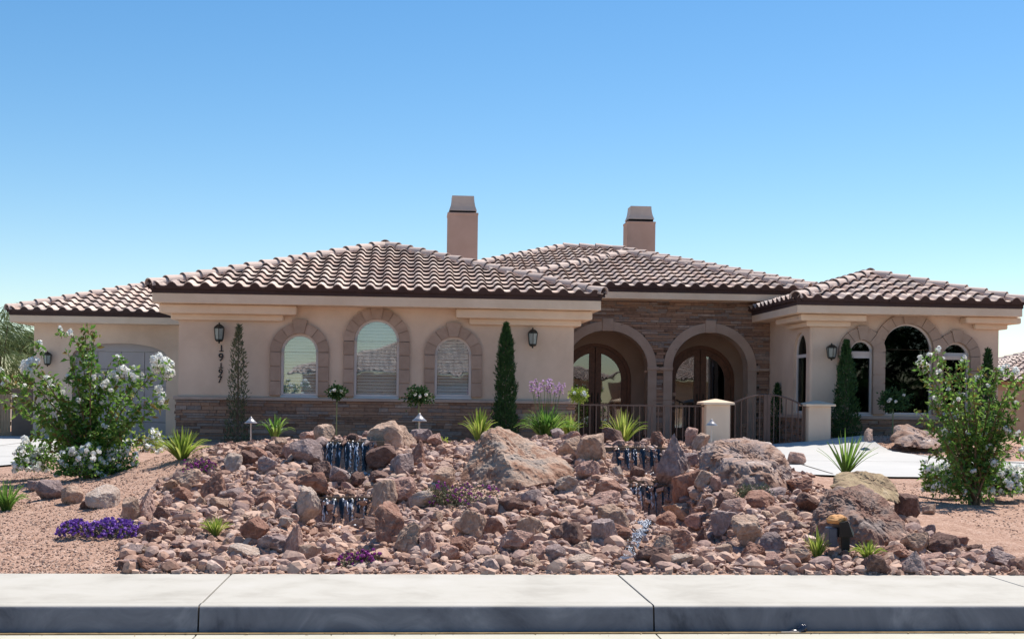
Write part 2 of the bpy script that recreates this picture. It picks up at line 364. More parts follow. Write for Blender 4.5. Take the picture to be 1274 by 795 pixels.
# street, gutter, kerb, pavement
b = MB(); b.add([(-300,-9,-.185), (300,-9,-.185), (300,KY-.60,-.185), (-300,KY-.60,-.185)], [(0,1,2,3)])
tag(b.build('street', M['asphalt']), kind='structure')
b = MB(); b.box(-300, 300, -16, -9, -.4, -.05); tag(b.build('far_pavement', M['concrete']), kind='structure')
J0 = at_z(806, 746.6, 0).x; SP = 3.05
joints = [J0+SP*k for k in range(-12, 13)]
gp = MB(); kp = MB(); pv = MB(); dj = MB()
G = .006
for a, c in zip(joints, joints[1:]):
    # gutter pan
    gp.add([(a+G,KY-.60,-.180), (c-G,KY-.60,-.180), (c-G,KY-.045,-.176), (a+G,KY-.045,-.176), (a+G,KY-.60,-.3), (c-G,KY-.60,-.3), (c-G,KY-.045,-.3), (a+G,KY-.045,-.3)],
           [(0,1,2,3), (0,4,5,1), (1,5,6,2), (2,6,7,3), (3,7,4,0)])
    prof = [(-.042,-.30), (-.042,-.17), (-.030,-.10), (-.020,-.035)]+[(-.020+.032*(1-math.cos(q)), -.035+.035*math.sin(q)) for q in (.3,.6,.9,1.2,PI/2)]+[(.10,.0), (.104,-.006), (.104,-.3)]
    vs = [(x, KY+p, z) for x in (a+G, c-G) for p, z in prof]; n = len(prof)
    top = {i for i in range(7, n)}
    for i in range(n-1):
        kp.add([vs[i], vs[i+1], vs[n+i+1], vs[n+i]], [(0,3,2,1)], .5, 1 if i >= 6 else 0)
    kp.add([vs[i] for i in range(n)], [tuple(range(n))], .5); kp.add([vs[n+i] for i in range(n)], [tuple(range(n))[::-1]], .5)
    pv.bev(a+G, c-G, KY+.110, SY+.02, -.15, .0, .006, .5)
dj.box(-40, 40, KY-.004, SY, -.4, -.014)
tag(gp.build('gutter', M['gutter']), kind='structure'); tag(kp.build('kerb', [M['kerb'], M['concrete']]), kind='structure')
tag(pv.build('pavement', M['concrete']), kind='structure'); tag(dj.build('pavement_bed', M['joint']), kind='structure')
d = MB(); 
for i in range(900):
    x = R.uniform(-8, 10); y = KY-.05-abs(R.gauss(0, .045)); s = R.uniform(.003, .012)
    vs = [Vector((x, y, -.176))+Vector((R.uniform(-1,1), R.uniform(-1,1), R.uniform(0,1)))*s for _ in range(4)]
    d.add([tuple(v) for v in vs], [(0,1,2), (0,2,3), (0,3,1), (1,3,2)])
d.box(-20, 20, KY-.11, KY-.044, -.1765, -.169, .2)  # brown strip paints the kerb's shadow line along the gutter
tag(d.build('gutter_dirt_and_shadow', mat('gutter_dirt_and_shadow', [(.10,.065,.03), (.26,.18,.09), (.45,.36,.22)], .95, 9, tint=.5)), kind='stuff')

def ribbon(name, e0, e1, n, mm, m, lift=.02):
    """driveway sheet between two edges, draped on the ground"""
    def samp(e, t):
        k = t*(len(e)-1); i = min(int(k), len(e)-2); f = k-i
        return Vector(e[i])*(1-f)+Vector(e[i+1])*f
    b = MB(); vs = []
    for i in range(n+1):
        p, q = samp(e0, i/n), samp(e1, i/n)
        for j in range(mm+1):
            r = p.lerp(q, j/mm); vs.append((r.x, r.y, H(r.x, r.y)+lift))
    fs = [(i*(mm+1)+j, (i+1)*(mm+1)+j, (i+1)*(mm+1)+j+1, i*(mm+1)+j+1) for i in range(n) for j in range(mm)]
    b.add(vs, fs, .5); o = b.build(name, m, smooth=True); tag(o, kind='structure')
    return o
def h2(px, py): p = hit(px, py); return (p.x, p.y)
ribbon('driveway', [(-30,20.5), (-14,20.5), (-8.4,20.3), (-6.2,20.8), (-5.4,24), (-5.15,34.8)], [(-30,34.8), (-22,34.8), (-17,34.8), (-13,34.8), (-9,34.8), (-5.2,34.85)], 40, 20, M['drive'], .03)
fe = [(2.0, 18.6), (5.0,18.3), (8,18.0), (11,17.9), (15,17.8), (24,17.8)]
be = [(2.0, 24.8), (5.0,25.0), at_z(1000,557,.44).to_2d(), at_z(1060,558.5,.44).to_2d(), at_z(1120,565,.43).to_2d(), at_z(1190,572,.42).to_2d(), (24,22.0)]
be = [tuple(v)[:2] for v in be]
ribbon('driveway', fe, be, 60, 24, M['drive'], .03)

def score(name, pts, w_=.012):
    b = MB()
    for (x0, y0), (x1, y1) in zip(pts, pts[1:]):
        n = 14; d = Vector((x1-x0, y1-y0, 0)).normalized(); sd_ = Vector((-d.y, d.x, 0))*w_
        vs = []
        for i in range(n+1):
            x, y = x0+(x1-x0)*i/n, y0+(y1-y0)*i/n; z = H(x, y)+.036; vs += [(x-sd_.x, y-sd_.y, z), (x+sd_.x, y+sd_.y, z)]
        b.add(vs, [(2*i, 2*i+1, 2*i+3, 2*i+2) for i in range(n)], .5)
    tag(b.build(name, M['joint']), kind='structure')
score('driveway_joint', [(6.2,18.5), (6.6,24.8)]); score('driveway_joint', [(9.2,18.1), (9.4,23.4)]); score('driveway_joint', [(12.4,18.0), (12.4,22.4)])
score('driveway_joint', [(2.2,21.6), (9,21.3), (14,20.4)]); score('driveway_joint', [(-12,24.5), (-5.6,24.5)]); score('driveway_joint', [(-12,28.8), (-5.4,28.8)]); score('driveway_joint', [(-9,21), (-9,34)])
# ------------------------------------------------------------------ roofs
TW, TE = .325, .385
def tiled(b, A, B, Tb, Ta):
    """S-tile slope: eave A->B, top edge Ta (over A) .. Tb (over B). material 0 tile, 1 brown birdstop and painted gap shade"""
    A, B, Ta, Tb = map(Vector, (A, B, Ta, Tb))
    e = (B-A).normalized(); n = e.cross(Ta-A if (Ta-A).length > .1 else Tb-A)
    nn = e.cross(((Ta+Tb)/2-(A+B)/2)).normalized()
    if nn.z < 0: nn = -nn
    t = nn.cross(e)
    if t.z < 0: t = -t
    Lt = (Ta-A).dot(t); s1 = (B-A).length; sa = (Ta-A).dot(e); sb = (Tb-A).dot(e)
    lo = lambda q: sa*q/Lt; hi = lambda q: s1+(sb-s1)*q/Lt
    K = 8
    def prof(u):
        return .078*math.sin(PI*u/.60)**.75 if u < .60 else -.012*math.sin(PI*(u-.6)/.4)
    nc = int(s1/TW)+1; nr = int(math.ceil(Lt/TE))
    # deck
    b.add([tuple(A-nn*.03), tuple(B-nn*.03), tuple(Tb-nn*.03), tuple(Ta-nn*.03)], [(0,1,2,3)], .2, 1)
    for i in range(nr):
        t0 = i*TE-(.05 if i == 0 else 0); t1 = min((i+1)*TE+.02, Lt)
        if t1-t0 < .03: continue
        l0, h0, l1, h1 = lo(max(t0,0)), hi(max(t0,0)), lo(t1), hi(t1)
        for k in range(nc):
            ss = [(k+j/K)*TW for j in range(K+1)]
            if ss[-1] <= l0 or ss[0] >= h0: continue
            dz = R.uniform(-.004, .006); dt = R.uniform(-.008, .008); tint = R.random()
            vs = []
            for q, s in enumerate(ss):
                u = q/K if q < K else 0; pz = prof(u)
                a = min(max(s, l0), h0); c = min(max(s, l1), h1)
                P0 = A+e*a+t*(t0+dt); P1 = A+e*c+t*t1
                vs += [tuple(P0+nn*(pz+.062+dz)), tuple(P1+nn*(pz+.004)), tuple(P0+nn*(pz+.046+dz)), tuple(P0+t*.015+nn*-.02)]
            f0 = []; f1 = []; f2 = []
            for q in range(K):
                o = q*4; f0.append((o, o+4, o+5, o+1)); f1.append((o+2, o+6, o+4, o)); f2.append((o+3, o+7, o+6, o+2))
            b.add(vs, f0+f1, tint, 0); b.add(vs, f2, tint, 1)  # brown birdstop at the eave; on upper courses it paints the shaded hollow
def caps(b, P, Q, r=.12, L=.40):
    P, Q = Vector(P), Vector(Q); d = (Q-P); n = max(1, int(d.length/L)); L = d.length/n; d.normalize()
    side = d.cross(Vector((0,0,1))).normalized(); u = side.cross(d)
    if u.z < 0: u = -u
    for i in range(n):
        p0 = P+d*(i*L-.03)+side*R.uniform(-.008,.008); p1 = P+d*((i+1)*L+.03); vs = []; S = 10
        for c, rr, lift in ((p0, r*1.12, .055), (p1, r*.86, .03)):
            for rin in (0, -.018):
                for j in range(S+1):
                    q = PI*(j/S)*1.16-.25; vs.append(tuple(c+side*math.cos(q)*(rr+rin)+u*(math.sin(q)*(rr+rin)*.95+lift)))
        N = S+1; fs = []
        for j in range(S):
            fs.append((j, j+1, 2*N+j+1, 2*N+j)); fs.append((N+j+1, N+j, 3*N+j, 3*N+j+1)); fs.append((j+1, j, N+j, N+j+1))
        b.add(vs, fs, R.random(), 0)
        # dark mortar fill at the lower end
        c = p0+d*.05; rr = r*1.08
        vs = [tuple(c+side*math.cos(PI*j/S*1.16-.25)*rr+u*(math.sin(PI*j/S*1.16-.25)*rr*.95+.05)) for j in range(N)]
        b.add(vs, [tuple(range(N))], .3, 1)
    b.v, b.f = b.v, b.f
    # bedding under the caps
    vs = [tuple(P-side*.1-u*.04), tuple(P+side*.1-u*.04), tuple(P+u*.11), tuple(Q-side*.1-u*.04), tuple(Q+side*.1-u*.04), tuple(Q+u*.11)]
    b.add(vs, [(0,1,2), (3,5,4), (0,3,4,1), (1,4,5,2), (2,5,3,0)], .3, 1)
PITCH = .31
house = thing('house', 'single storey tan stucco house with pinkish clay tile hip roofs and arched stone-trimmed windows', 'house', (0, 26.5, .4))
def hip_roof(x0, x1, y0, y1, ze, apexes=None, parent=None, faces='FLRB', name='roof'):
    """hip roof over the eave rectangle; ridge along the longer side"""
    wx, wy = x1-x0, y1-y0; hw = min(wx, wy)/2; zr = ze+PITCH*hw
    if wx <= wy: r0 = (x0+hw, y0+hw, zr); r1 = (x0+hw, y1-hw, zr); front = (r0, r0); left = (r0, r1); right = (r0, r1); back = (r1, r1)
    else: r0 = (x0+hw, y0+hw, zr); r1 = (x1-hw, y0+hw, zr); front = (r0, r1); left = (r0, r0); right = (r1, r1); back = (r0, r1)
    b = MB()
    if 'F' in faces: tiled(b, (x0,y0,ze), (x1,y0,ze), front[1], front[0])
    if 'L' in faces: tiled(b, (x0,y1,ze), (x0,y0,ze), left[0], left[1])
    if 'R' in faces: tiled(b, (x1,y0,ze), (x1,y1,ze), right[1], right[0])
    if 'B' in faces: tiled(b, (x1,y1,ze), (x0,y1,ze), back[0], back[1])
    o = b.build(name, [M['tile'], M['brown']], parent)
    c = MB(); caps(c, (x0,y0,ze), front[0]); caps(c, (x1,y0,ze), front[1])
    caps(c, (x0,y1,ze), r1 if wx <= wy else r0); caps(c, (x1,y1,ze), r1)
    caps(c, r0, r1)
    c.build('ridge_tiles', [M['tile_cap'], M['brown']], o)
    return o
def eave(parent, x0, x1, y0, y1, zt, zb, over, zbrown, sides='FLR'):
    """brown band, cream fascia and soffit round an eave rectangle"""
    f = MB(); g = MB(); dp = .14
    I = .03
    if 'F' in sides: f.bev(x0+I, x1-I, y0+I, y0+I+over, zb, zt, .012); g.box(x0+I-.012, x1-I+.012, y0+I-.012, y0+.2, zt, zbrown)
    if 'L' in sides: f.bev(x0+I, x0+I+over, y0+I+over+.003, y1, zb+.002, zt-.002, .012); g.box(x0+I-.012, x0+.2, y0+.2, y1, zt, zbrown)
    if 'R' in sides: f.bev(x1-I-over, x1-I, y0+I+over+.003, y1, zb+.002, zt-.002, .012); g.box(x1-.2, x1-I+.012, y0+.2, y1, zt, zbrown)
    f.build('fascia', M['trim'], parent); g.build('drip_edge', M['brown'], parent)

# ledge stone cladding
def ledges(b, x0, x1, z0, z1, y, skip=None, ax='y', s=1):
    z = z0
    while z < z1-.01:
        h = min(R.choice((.035,.05,.05,.065,.085)), z1-z); x = x0-R.uniform(0,.2)
        while x < x1:
            l = R.uniform(.12, .5); a = max(x, x0)+.003; c = min(x+l, x1)-.003; x += l
            if c-a < .02: continue
            if skip and skip((a+c)/2, z+h/2): continue
            p = R.uniform(.012, .05)
            j = [R.uniform(-.006,.006) for _ in range(4)]
            if ax == 'y':
                vs = [(a,y,z+.003), (c,y,z+.003), (c,y,z+h-.003), (a,y,z+h-.003), (a,y-p+j[0],z+.004), (c,y-p+j[1],z+.004), (c,y-p+j[2],z+h-.004), (a,y-p+j[3],z+h-.004)]
            else:
                vs = [(y,a,z+.003), (y,c,z+.003), (y,c,z+h-.003), (y,a,z+h-.003), (y-s*p,a,z+.004), (y-s*p,c,z+.004), (y-s*p,c,z+h-.004), (y-s*p,a,z+h-.004)]
            b.add(vs, [(4,5,6,7), (0,1,5,4), (1,2,6,5), (2,3,7,6), (3,0,4,7)], R.random())
        z += h

def surround(parent, x0, x1, z0, zs, wd, y, rise=None, key=.07, prd=.07, m='castone', sillext=0):
    """stone blocks round an arched opening"""
    b = MB(); r = (x1-x0)/2; c = (x0+x1)/2; rise = r if rise is None else rise; g = .006
    def prism(poly, yy0, yy1, tint=None):
        n = len(poly); vs = [(x, yy0, z) for x, z in poly]+[(x, yy1, z) for x, z in poly]
        b.add(vs, [tuple(range(n))[::-1]] + [(i, (i+1)%n, n+(i+1)%n, n+i) for i in range(n)], tint)
    H_ = zs-z0; nj = max(1, round(H_/.30))
    for i in range(nj):
        a, e = z0+H_*i/nj+g, z0+H_*(i+1)/nj-g
        for xa, xb in ((x0-wd, x0), (x1, x1+wd)): b.bev(xa, xb, y-prd+R.uniform(-.006,.006), y+.02, a, e, .012)
    nv = max(7, int(PI*(r+wd)/.24)) | 1
    for i in range(nv):
        a0, a1 = PI*i/nv, PI*(i+1)/nv; k = i == nv//2
        gg = g/(r+wd/2); ww = wd+(key if k else 0); pr = prd+(.035 if k else R.uniform(-.006,.006))
        if k: a0 -= .02; a1 += .02
        S = 4; aa = [a0+gg+(a1-a0-2*gg)*j/S for j in range(S+1)]
        poly = [(c+r*math.cos(q), zs+rise*math.sin(q)) for q in aa]+[(c+(r+ww)*math.cos(q), zs+(rise+ww)*math.sin(q)) for q in reversed(aa)]
        prism([(x, z) for x, z in poly][::-1], y-pr, y+.02)
    b.box(x0-wd+.01, x0-.002, y-prd+.02, y+.015, z0, zs+.02, .1); b.box(x1+.002, x1+wd-.01, y-prd+.02, y+.015, z0, zs+.02, .1)
    vs, fs = plate(arch(x0-wd+.012, x1+wd-.012, zs, zs+.001, rise+wd-.012), [arch(x0+.001, x1-.001, zs-.0005, zs+.0011, rise-.001)], y-prd+.02, y+.015)
    b.add(vs, fs, .1)
    return b.build('stone_surround', M[m], parent)
def window(parent, px0, px1, ytop, ybot, Y, wd, frame=.05, blinds=True, transom=None, gl='glass', depth=.10, m='castone', key=.07, label=None):
    cxp = (px0+px1)/2
    x0, x1 = WX(px0, Y), WX(px1, Y); z0 = WZ(cxp, ybot, Y); zt = WZ(cxp, ytop, Y); r = (x1-x0)/2; zs = zt-r
    fr = MB(); yy = Y+depth
    holes = [arch(x0+frame, x1-frame, z0+frame, zs)] if transom is None else None
    if transom is not None:
        ta, tb = WZ(cxp, transom[0], Y), WZ(cxp, transom[1], Y)
        rr = r-frame; c = (x0+x1)/2
        lowtop = tb
        hp = []
        if ta >= zs:
            q0 = math.asin(min(1, (ta-zs)/rr)); hp = [(c+rr*math.cos(q0+(PI-2*q0)*i/16), zs+rr*math.sin(q0+(PI-2*q0)*i/16)) for i in range(17)]
        else:
            hp = [(x0+frame, ta), (x1-frame, ta)]+[(c+rr*math.cos(PI*i/16), zs+rr*math.sin(PI*i/16)) for i in range(17)]
        holes = [rect(x0+frame, x1-frame, z0+frame, tb), hp]
    vs, fs = plate(arch(x0, x1, z0, zs), holes, yy-.045, yy+.03); fr.add(vs, fs, .5)
    if blinds or transom is not None:
        fr.bev(x0-.01, x1+.01, Y-.02, yy+.03, z0-.045, z0-.001, .008)
    w_ = fr.build('window', M['vinyl'], parent)
    if label: w_['label'] = label
    g = MB(); vs, fs = plate(arch(x0+.01, x1-.01, z0+.01, zs), [], yy-.004, yy+.004); g.add(vs, fs, .5); g.build('glass', M[gl], w_)
    if blinds:
        s = MB(); z = z0+.05
        while z < zt-.05:
            hwid = r-.06 if z < zs else math.sqrt(max(0, (r-.06)**2-(z-zs)**2))
            if hwid > .05:
                c = (x0+x1)/2; s.add([(c-hwid, yy+.06, z), (c+hwid, yy+.06, z), (c+hwid, yy+.095, z+.055), (c-hwid, yy+.095, z+.055),
                                      (c-hwid, yy+.064, z-.003), (c+hwid, yy+.064, z-.003), (c+hwid, yy+.099, z+.052), (c-hwid, yy+.099, z+.052)],
                                     [(0,1,2,3), (4,7,6,5), (0,4,5,1), (3,2,6,7)])
            z += .066
        s.build('blind', M['blind'], w_)
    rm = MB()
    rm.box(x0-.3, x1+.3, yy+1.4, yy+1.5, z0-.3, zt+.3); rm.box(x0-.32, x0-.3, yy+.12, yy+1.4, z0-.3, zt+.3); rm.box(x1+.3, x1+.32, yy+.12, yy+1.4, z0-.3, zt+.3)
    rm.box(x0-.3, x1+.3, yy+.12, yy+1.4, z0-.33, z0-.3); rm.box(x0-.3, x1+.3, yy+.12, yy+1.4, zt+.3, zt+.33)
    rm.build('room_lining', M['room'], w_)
    surround(w_, x0, x1, z0, zs, wd, Y, m=m, key=key)
    return arch(x0+.001, x1-.001, z0+.001, zs)

# ---------- left wing
YW = 26.5; YE = 25.95; PAD = .38
xl, xr = WX(222, YW), WX(713.5, YW)
ze0 = WZ(468, 369, YE); zeb = WZ(468, 381, YE); zbr = ze0+.10
SILL = WZ(468, 497, YW)
XL, XR = WX(187, YE, 362), WX(750, YE, 368)
holes = []
for p0, p1, yt, yb, wpx in ((349.5, 396, 415, 492.5, 13.5), (440.5, 496.5, 397, 494, 13.5), (541, 586.5, 419, 494, 13.5)):
    holes.append(window(house, p0, p1, yt, yb, YW, wpx/61.5))
vs, fs = plate(rect(xl, xr, PAD-.3, zeb+.05), holes, YW, YW+.22)
b = MB(); b.add(vs, fs, .5)
b.box(xl, xl+.22, YW+.22, 36, PAD-.3, zeb+.05); b.box(xr-.22, xr, YW+.22, 30.9, PAD-.3, zeb+.05)
b.build('wall', M['stucco'], house)
b = MB(); ledges(b, xl-.03, xr+.03, PAD-.1, SILL-.045, YW-.02)
ledges(b, YW-.04, YW+2, PAD-.1, SILL-.045, xl-.02, ax='x'); ledges(b, YW-.04, YW+2, PAD-.1, SILL-.045, xr+.02, ax='x', s=-1)
b.box(xl-.019, xr+.019, YW-.019, YW-.001, PAD-.1, SILL-.046, .1)
v = b.build('stone_wainscot', M['ledge'], house)
b = MB(); b.bev(xl-.085, xr+.085, YW-.10, YW-.002, SILL-.045, SILL+.02, .012); b.box(xr+.002, xr+.083, YW, YW+2, SILL-.044, SILL+.018); b.box(xl-.083, xl-.002, YW, YW+2, SILL-.044, SILL+.018)
b.build('sill_course', M['sill'], house)
hip_roof(XL, XR, YE, 44, zbr+.01, parent=house, faces='FLR')
eave(house, XL, XR, YE, 36, ze0, zeb, YW-YE+.02, zbr)
def corbel(x0, x1, side, wallx, ywall, zt, h1, h2, o1=.34, o2=.14, ret=1.6):
    """stepped moulding under the eave at a corner; x0..x1 along the front, wrapping the corner at wallx"""
    b = MB(); s = side
    a, c = (wallx-o1, x1) if s < 0 else (x0, wallx+o1)
    b.bev(a, c, ywall-o1, ywall-.002, zt-h1, zt-.002, .035)
    a2, c2 = (wallx-o2, x1-.28) if s < 0 else (x0+.28, wallx+o2)
    b.bev(a2, c2, ywall-o2, ywall-.004, zt-h1-h2, zt-h1+.01, .03)
    if s < 0: b.bev(wallx-o1, wallx-.002, ywall-.1, ywall+ret, zt-h1+.002, zt-.004, .035); b.bev(wallx-o2, wallx-.004, ywall-.05, ywall+ret-.28, zt-h1-h2+.002, zt-h1, .03)
    else: b.bev(wallx+.002, wallx+o1, ywall-.1, ywall+ret, zt-h1+.002, zt-.004, .035); b.bev(wallx+.004, wallx+o2, ywall-.05, ywall+ret-.28, zt-h1-h2+.002, zt-h1, .03)
    b.build('corbel_moulding', M['trim'], house)
corbel(None, WX(370, YW), -1, xl, YW, zeb, .19, .12)
corbel(WX(566, YW), None, 1, xr, YW, zeb, .19, .12)

# ---------- garage wing
YG = 34.9; YGE = 34.3
gx0 = WX(42, YG); zg0 = WZ(110, 393.3, YGE); zgb = WZ(110, 402, YGE)
gd0, gd1 = WX(90, YG), WX(207, YG); gzt = WZ(148, 427, YG); gz0 = .15
dh = arch(gd0, gd1, gz0-.1, gzt-.32, .32)
vs, fs = plate(rect(gx0, xl+1, 0, zgb+.05), [dh], YG, YG+.3)
b = MB(); b.add(vs, fs, .5); b.box(gx0, gx0+.2, YG+.3, 42, 0, zgb+.05); b.build('wall', M['stucco'], house)
d = MB(); n = 5
zt2 = WZ(148, 437, YG)
for i in range(n):
    for j in range(4):
        za = gz0+(zt2-gz0)*i/n; zc = gz0+(zt2-gz0)*(i+1)/n; xa = gd0+(gd1-gd0)*j/4; xb = gd0+(gd1-gd0)*(j+1)/4
        d.bev(xa+.004, xb-.004, YG+.22, YG+.27, za+.006, zc-.006, .01)
d.box(gd0, gd1, YG+.26, YG+.3, gz0-.1, zt2)
d.box(gd0+.05, gd1-.05, YG+.2, YG+.3, zt2+.002, gzt+.05)
d.build('garage_door', M['garage'], house)
hip_roof(WX(10, YGE, 385), xl+3.5, YGE, YGE+8, zg0+.11, parent=house, faces='FLB')
eave(house, WX(10, YGE, 385), xl+.3, YGE, YGE+8, zg0, zgb, .6, zg0+.10, 'FL')

# ---------- right wing
rx0, rx1 = WX(1008, YW), WX(1242, YW)
RXL, RXR = WX(991, YE, 380), WX(1275, YE, 380)
rz0 = WZ(1130, 381.5, YE); rzb = WZ(1130, 391.5, YE)
RS = WZ(1120, 519, YW)
hol = []
hol.append(window(house, 1057, 1086, 423, 515.5, YW, 15/60, transom=(437, 445.5), blinds=False, gl='glass_dark', m='arch_trim', key=.04, frame=.045))
hol.append(window(house, 1097.5, 1160, 403, 515.5, YW, 13/60, blinds=False, gl='glass_dark', m='arch_trim', key=.0, frame=.035))
hol.append(window(house, 1172, 1206, 426, 515.5, YW, 13/60, transom=(439, 447.5), blinds=False, gl='glass_dark', m='arch_trim', key=.04, frame=.045))
vs, fs = plate(rect(rx0+.05, rx1, PAD-.3, rzb+.05), hol, YW, YW+.22)
b = MB(); b.add(vs, fs, .5)
# side wall facing the courtyard with an arched window
def side(vs, xw):   # (x,y,z) of a plate drawn with x = depth  ->  rotate to face -X
    return [(xw+(y-0), x, z) for x, y, z in vs]
dep = lambda px: at_x(px, rx0)
def at_x(px, X, py=450):
    d = ray(px, py); return (CAM+d*(X/d.x)).y
sy0, sy1 = at_x(1003, rx0), at_x(987.5, rx0)
sz0 = CAM.z+(ray(995, 514)*(rx0/ray(995, 514).x)).z; szt = CAM.z+(ray(995, 414)*(rx0/ray(995, 414).x)).z
sr = (sy1-sy0)/2
sh = arch(sy0, sy1, sz0, szt-sr)
vs, fs = plate(rect(YW+.05, 31.2, PAD-.3, rzb+.05), [sh], 0, .2); b.add(side(vs, rx0), fs, .5)
b.box(rx1-.22, rx1, YW+.22, 36, PAD-.3, rzb+.05)
# rounded front corner
b.tube([(rx0+.07, YW+.07, PAD-.3), (rx0+.07, YW+.07, rzb+.05)], .07, 20)
b.build('wall', M['stucco'], house, smooth=False)
fr = MB(); ta = szt-sr-.02
rr = sr-.05; cc = (sy0+sy1)/2
vs, fs = plate(arch(sy0, sy1, sz0, szt-sr), [rect(sy0+.05, sy1-.05, sz0+.05, ta-.07), [(sy0+.05, ta), (sy1-.05, ta)]+[(cc+rr*math.cos(PI*i/16), szt-sr+rr*math.sin(PI*i/16)) for i in range(17)]], .06, .12)
fr.add(side(vs, rx0), fs, .5); sw = fr.build('window', M['vinyl'], house)
vs, fs = plate(arch(sy0+.01, sy1-.01, sz0+.01, szt-sr), [], .09, .10); g = MB(); g.add(side(vs, rx0), fs, .5); g.build('glass', M['glass_dark'], sw)
g = MB(); g.box(rx0+1.4, rx0+1.5, YW+.3, sy1+.5, sz0-.5, szt+.3); g.build('room_lining', M['room'], sw)
b = MB(); ledges(b, rx0-.02, rx1+.03, PAD-.1, RS-.05, YW-.02); ledges(b, YW-.03, 29.6, PAD-.1, RS-.05, rx0-.02, ax='x')
b.build('stone_wainscot', M['ledge'], house)
b = MB(); b.bev(rx0-.08, rx1+.08, YW-.09, YW-.002, RS-.05, RS+.02, .012); b.box(rx0-.08, rx0-.002, YW, 29.6, RS-.048, RS+.018); b.build('sill_course', M['sill'], house)
hip_roof(RXL, RXR, YE, 36, rz0+.11, parent=house, faces='FLR')
eave(house, RXL, RXR, YE, 29.55, rz0, rzb, YW-YE+.02, rz0+.10)
corbel(None, WX(1072, YW), -1, rx0, YW, rzb, .14, .11, .30, .12)
corbel(WX(1193, YW), None, 1, rx1, YW, rzb, .14, .11, .34, .14)

# ---------- entry wall with two arches
YM = 29.6; YME = 29.0; YD = 31.1
mz0 = WZ(860, 364.5, YME); mzb = WZ(860, 373, YME); zsp = WZ(860, 458.5, YM)
AR = []
for cpx, hpx, topy in ((755, 51, 411), (883, 47.5, 413.5)):
    c = WX(cpx, YM); r = hpx/F*at_y(cpx, 450, YM).dot(fw); AR.append((c-r, c+r, WZ(cpx, topy, YM)-zsp))
floor_z = .42
vs, fs = plate(rect(xr-.6, rx0+.2, 0, mzb+.12), [arch(a, c, floor_z, zsp, rs) for a, c, rs in AR], YM, YM+.35)
b = MB(); b.add(vs, fs, .5); b.build('wall', M['mortar'], house)
def skipf(x, z):
    for a, c, rs in AR:
        if a-.10 < x < c+.10 and z < zsp: return True
        cx = (a+c)/2; rr = (c-a)/2+.12
        if z >= zsp and ((x-cx)/rr)**2+((z-zsp)/(rs+.12))**2 < 1: return True
    return abs(z-zsp) < .06 and False
b = MB(); ledges(b, xr-.1, rx0, floor_z-.1, mzb+.02, YM-.01, skipf); b.build('stone_wall_cladding', M['ledge'], house)
for a, c, rs in AR:
    b = MB(); wd = .21; rr = (c-a)/2
    vs, fs = plate(arch(a-wd, c+wd, floor_z-.1, zsp, rs+wd), [arch(a-.001, c+.001, floor_z-.101, zsp, rs)], YM-.062, YM-.008)
    # outer minus inner shares its foot: fine, legs stay open at the bottom
    b.add(vs, fs, .5)
    cx = (a+c)/2; b.bev(cx-.13, cx+.13, YM-.085, YM-.02, zsp+rs-.02, zsp+rs+wd+.07, .02)
    for q0, q1 in ((a-wd-.05, a+.015), (c-.015, c+wd+.05)): b.bev(q0, q1, YM-.085, YM-.004, zsp-.05, zsp+.03, .012)
    # jamb and vault lining
    b.build('arch_trim', M['arch_trim'], house)
    l = MB(); n = 24; vs = []
    E_ = .006; prof = [(a+E_, floor_z), (a+E_, zsp)]+[(cx-(rr-E_)*math.cos(PI*i/n), zsp+(rs-E_)*math.sin(PI*i/n)) for i in range(1, n)]+[(c-E_, zsp), (c-E_, floor_z)]
    for x, z in prof: vs += [(x, YM-.058, z), (x, YM+.36, z)]
    l.add(vs, [(2*i, 2*i+2, 2*i+3, 2*i+1) for i in range(len(prof)-1)], .5); l.build('arch_reveal', M['arch_trim'], house)
b = MB()
b.bev(AR[0][1]+.21+.05, AR[1][0]-.26, YM-.10, YM-.01, zsp-.035, zsp+.02, .01); b.bev(AR[1][1]+.26, rx0-.01, YM-.10, YM-.01, zsp-.035, zsp+.02, .01)
b.build('string_course', M['arch_trim'], house)
# porch
doors = []
for cpx, redge, topy, lab in ((741, 786, 427, 'wooden arched double entry door behind the left porch arch'), (872, 915, 430, 'wooden arched double entry door behind the right porch arch')):
    c = WX(cpx, YD); rr = (redge-cpx)/F*at_y(cpx, 450, YD).dot(fw); zt = WZ(cpx, topy, YD); zss = zt-rr*1.0
    doors.append((c, rr, zss, lab))
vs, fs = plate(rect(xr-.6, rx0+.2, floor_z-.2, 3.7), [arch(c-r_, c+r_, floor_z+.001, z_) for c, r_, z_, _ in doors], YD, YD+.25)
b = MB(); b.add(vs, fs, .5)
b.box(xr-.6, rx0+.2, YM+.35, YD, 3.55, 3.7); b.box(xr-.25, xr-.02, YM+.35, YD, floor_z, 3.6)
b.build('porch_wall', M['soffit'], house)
b = MB(); b.box(xr-.6, rx0+.2, YM-1.2, YD+.3, floor_z-.15, floor_z); b.build('porch_floor', M['concrete'], house)
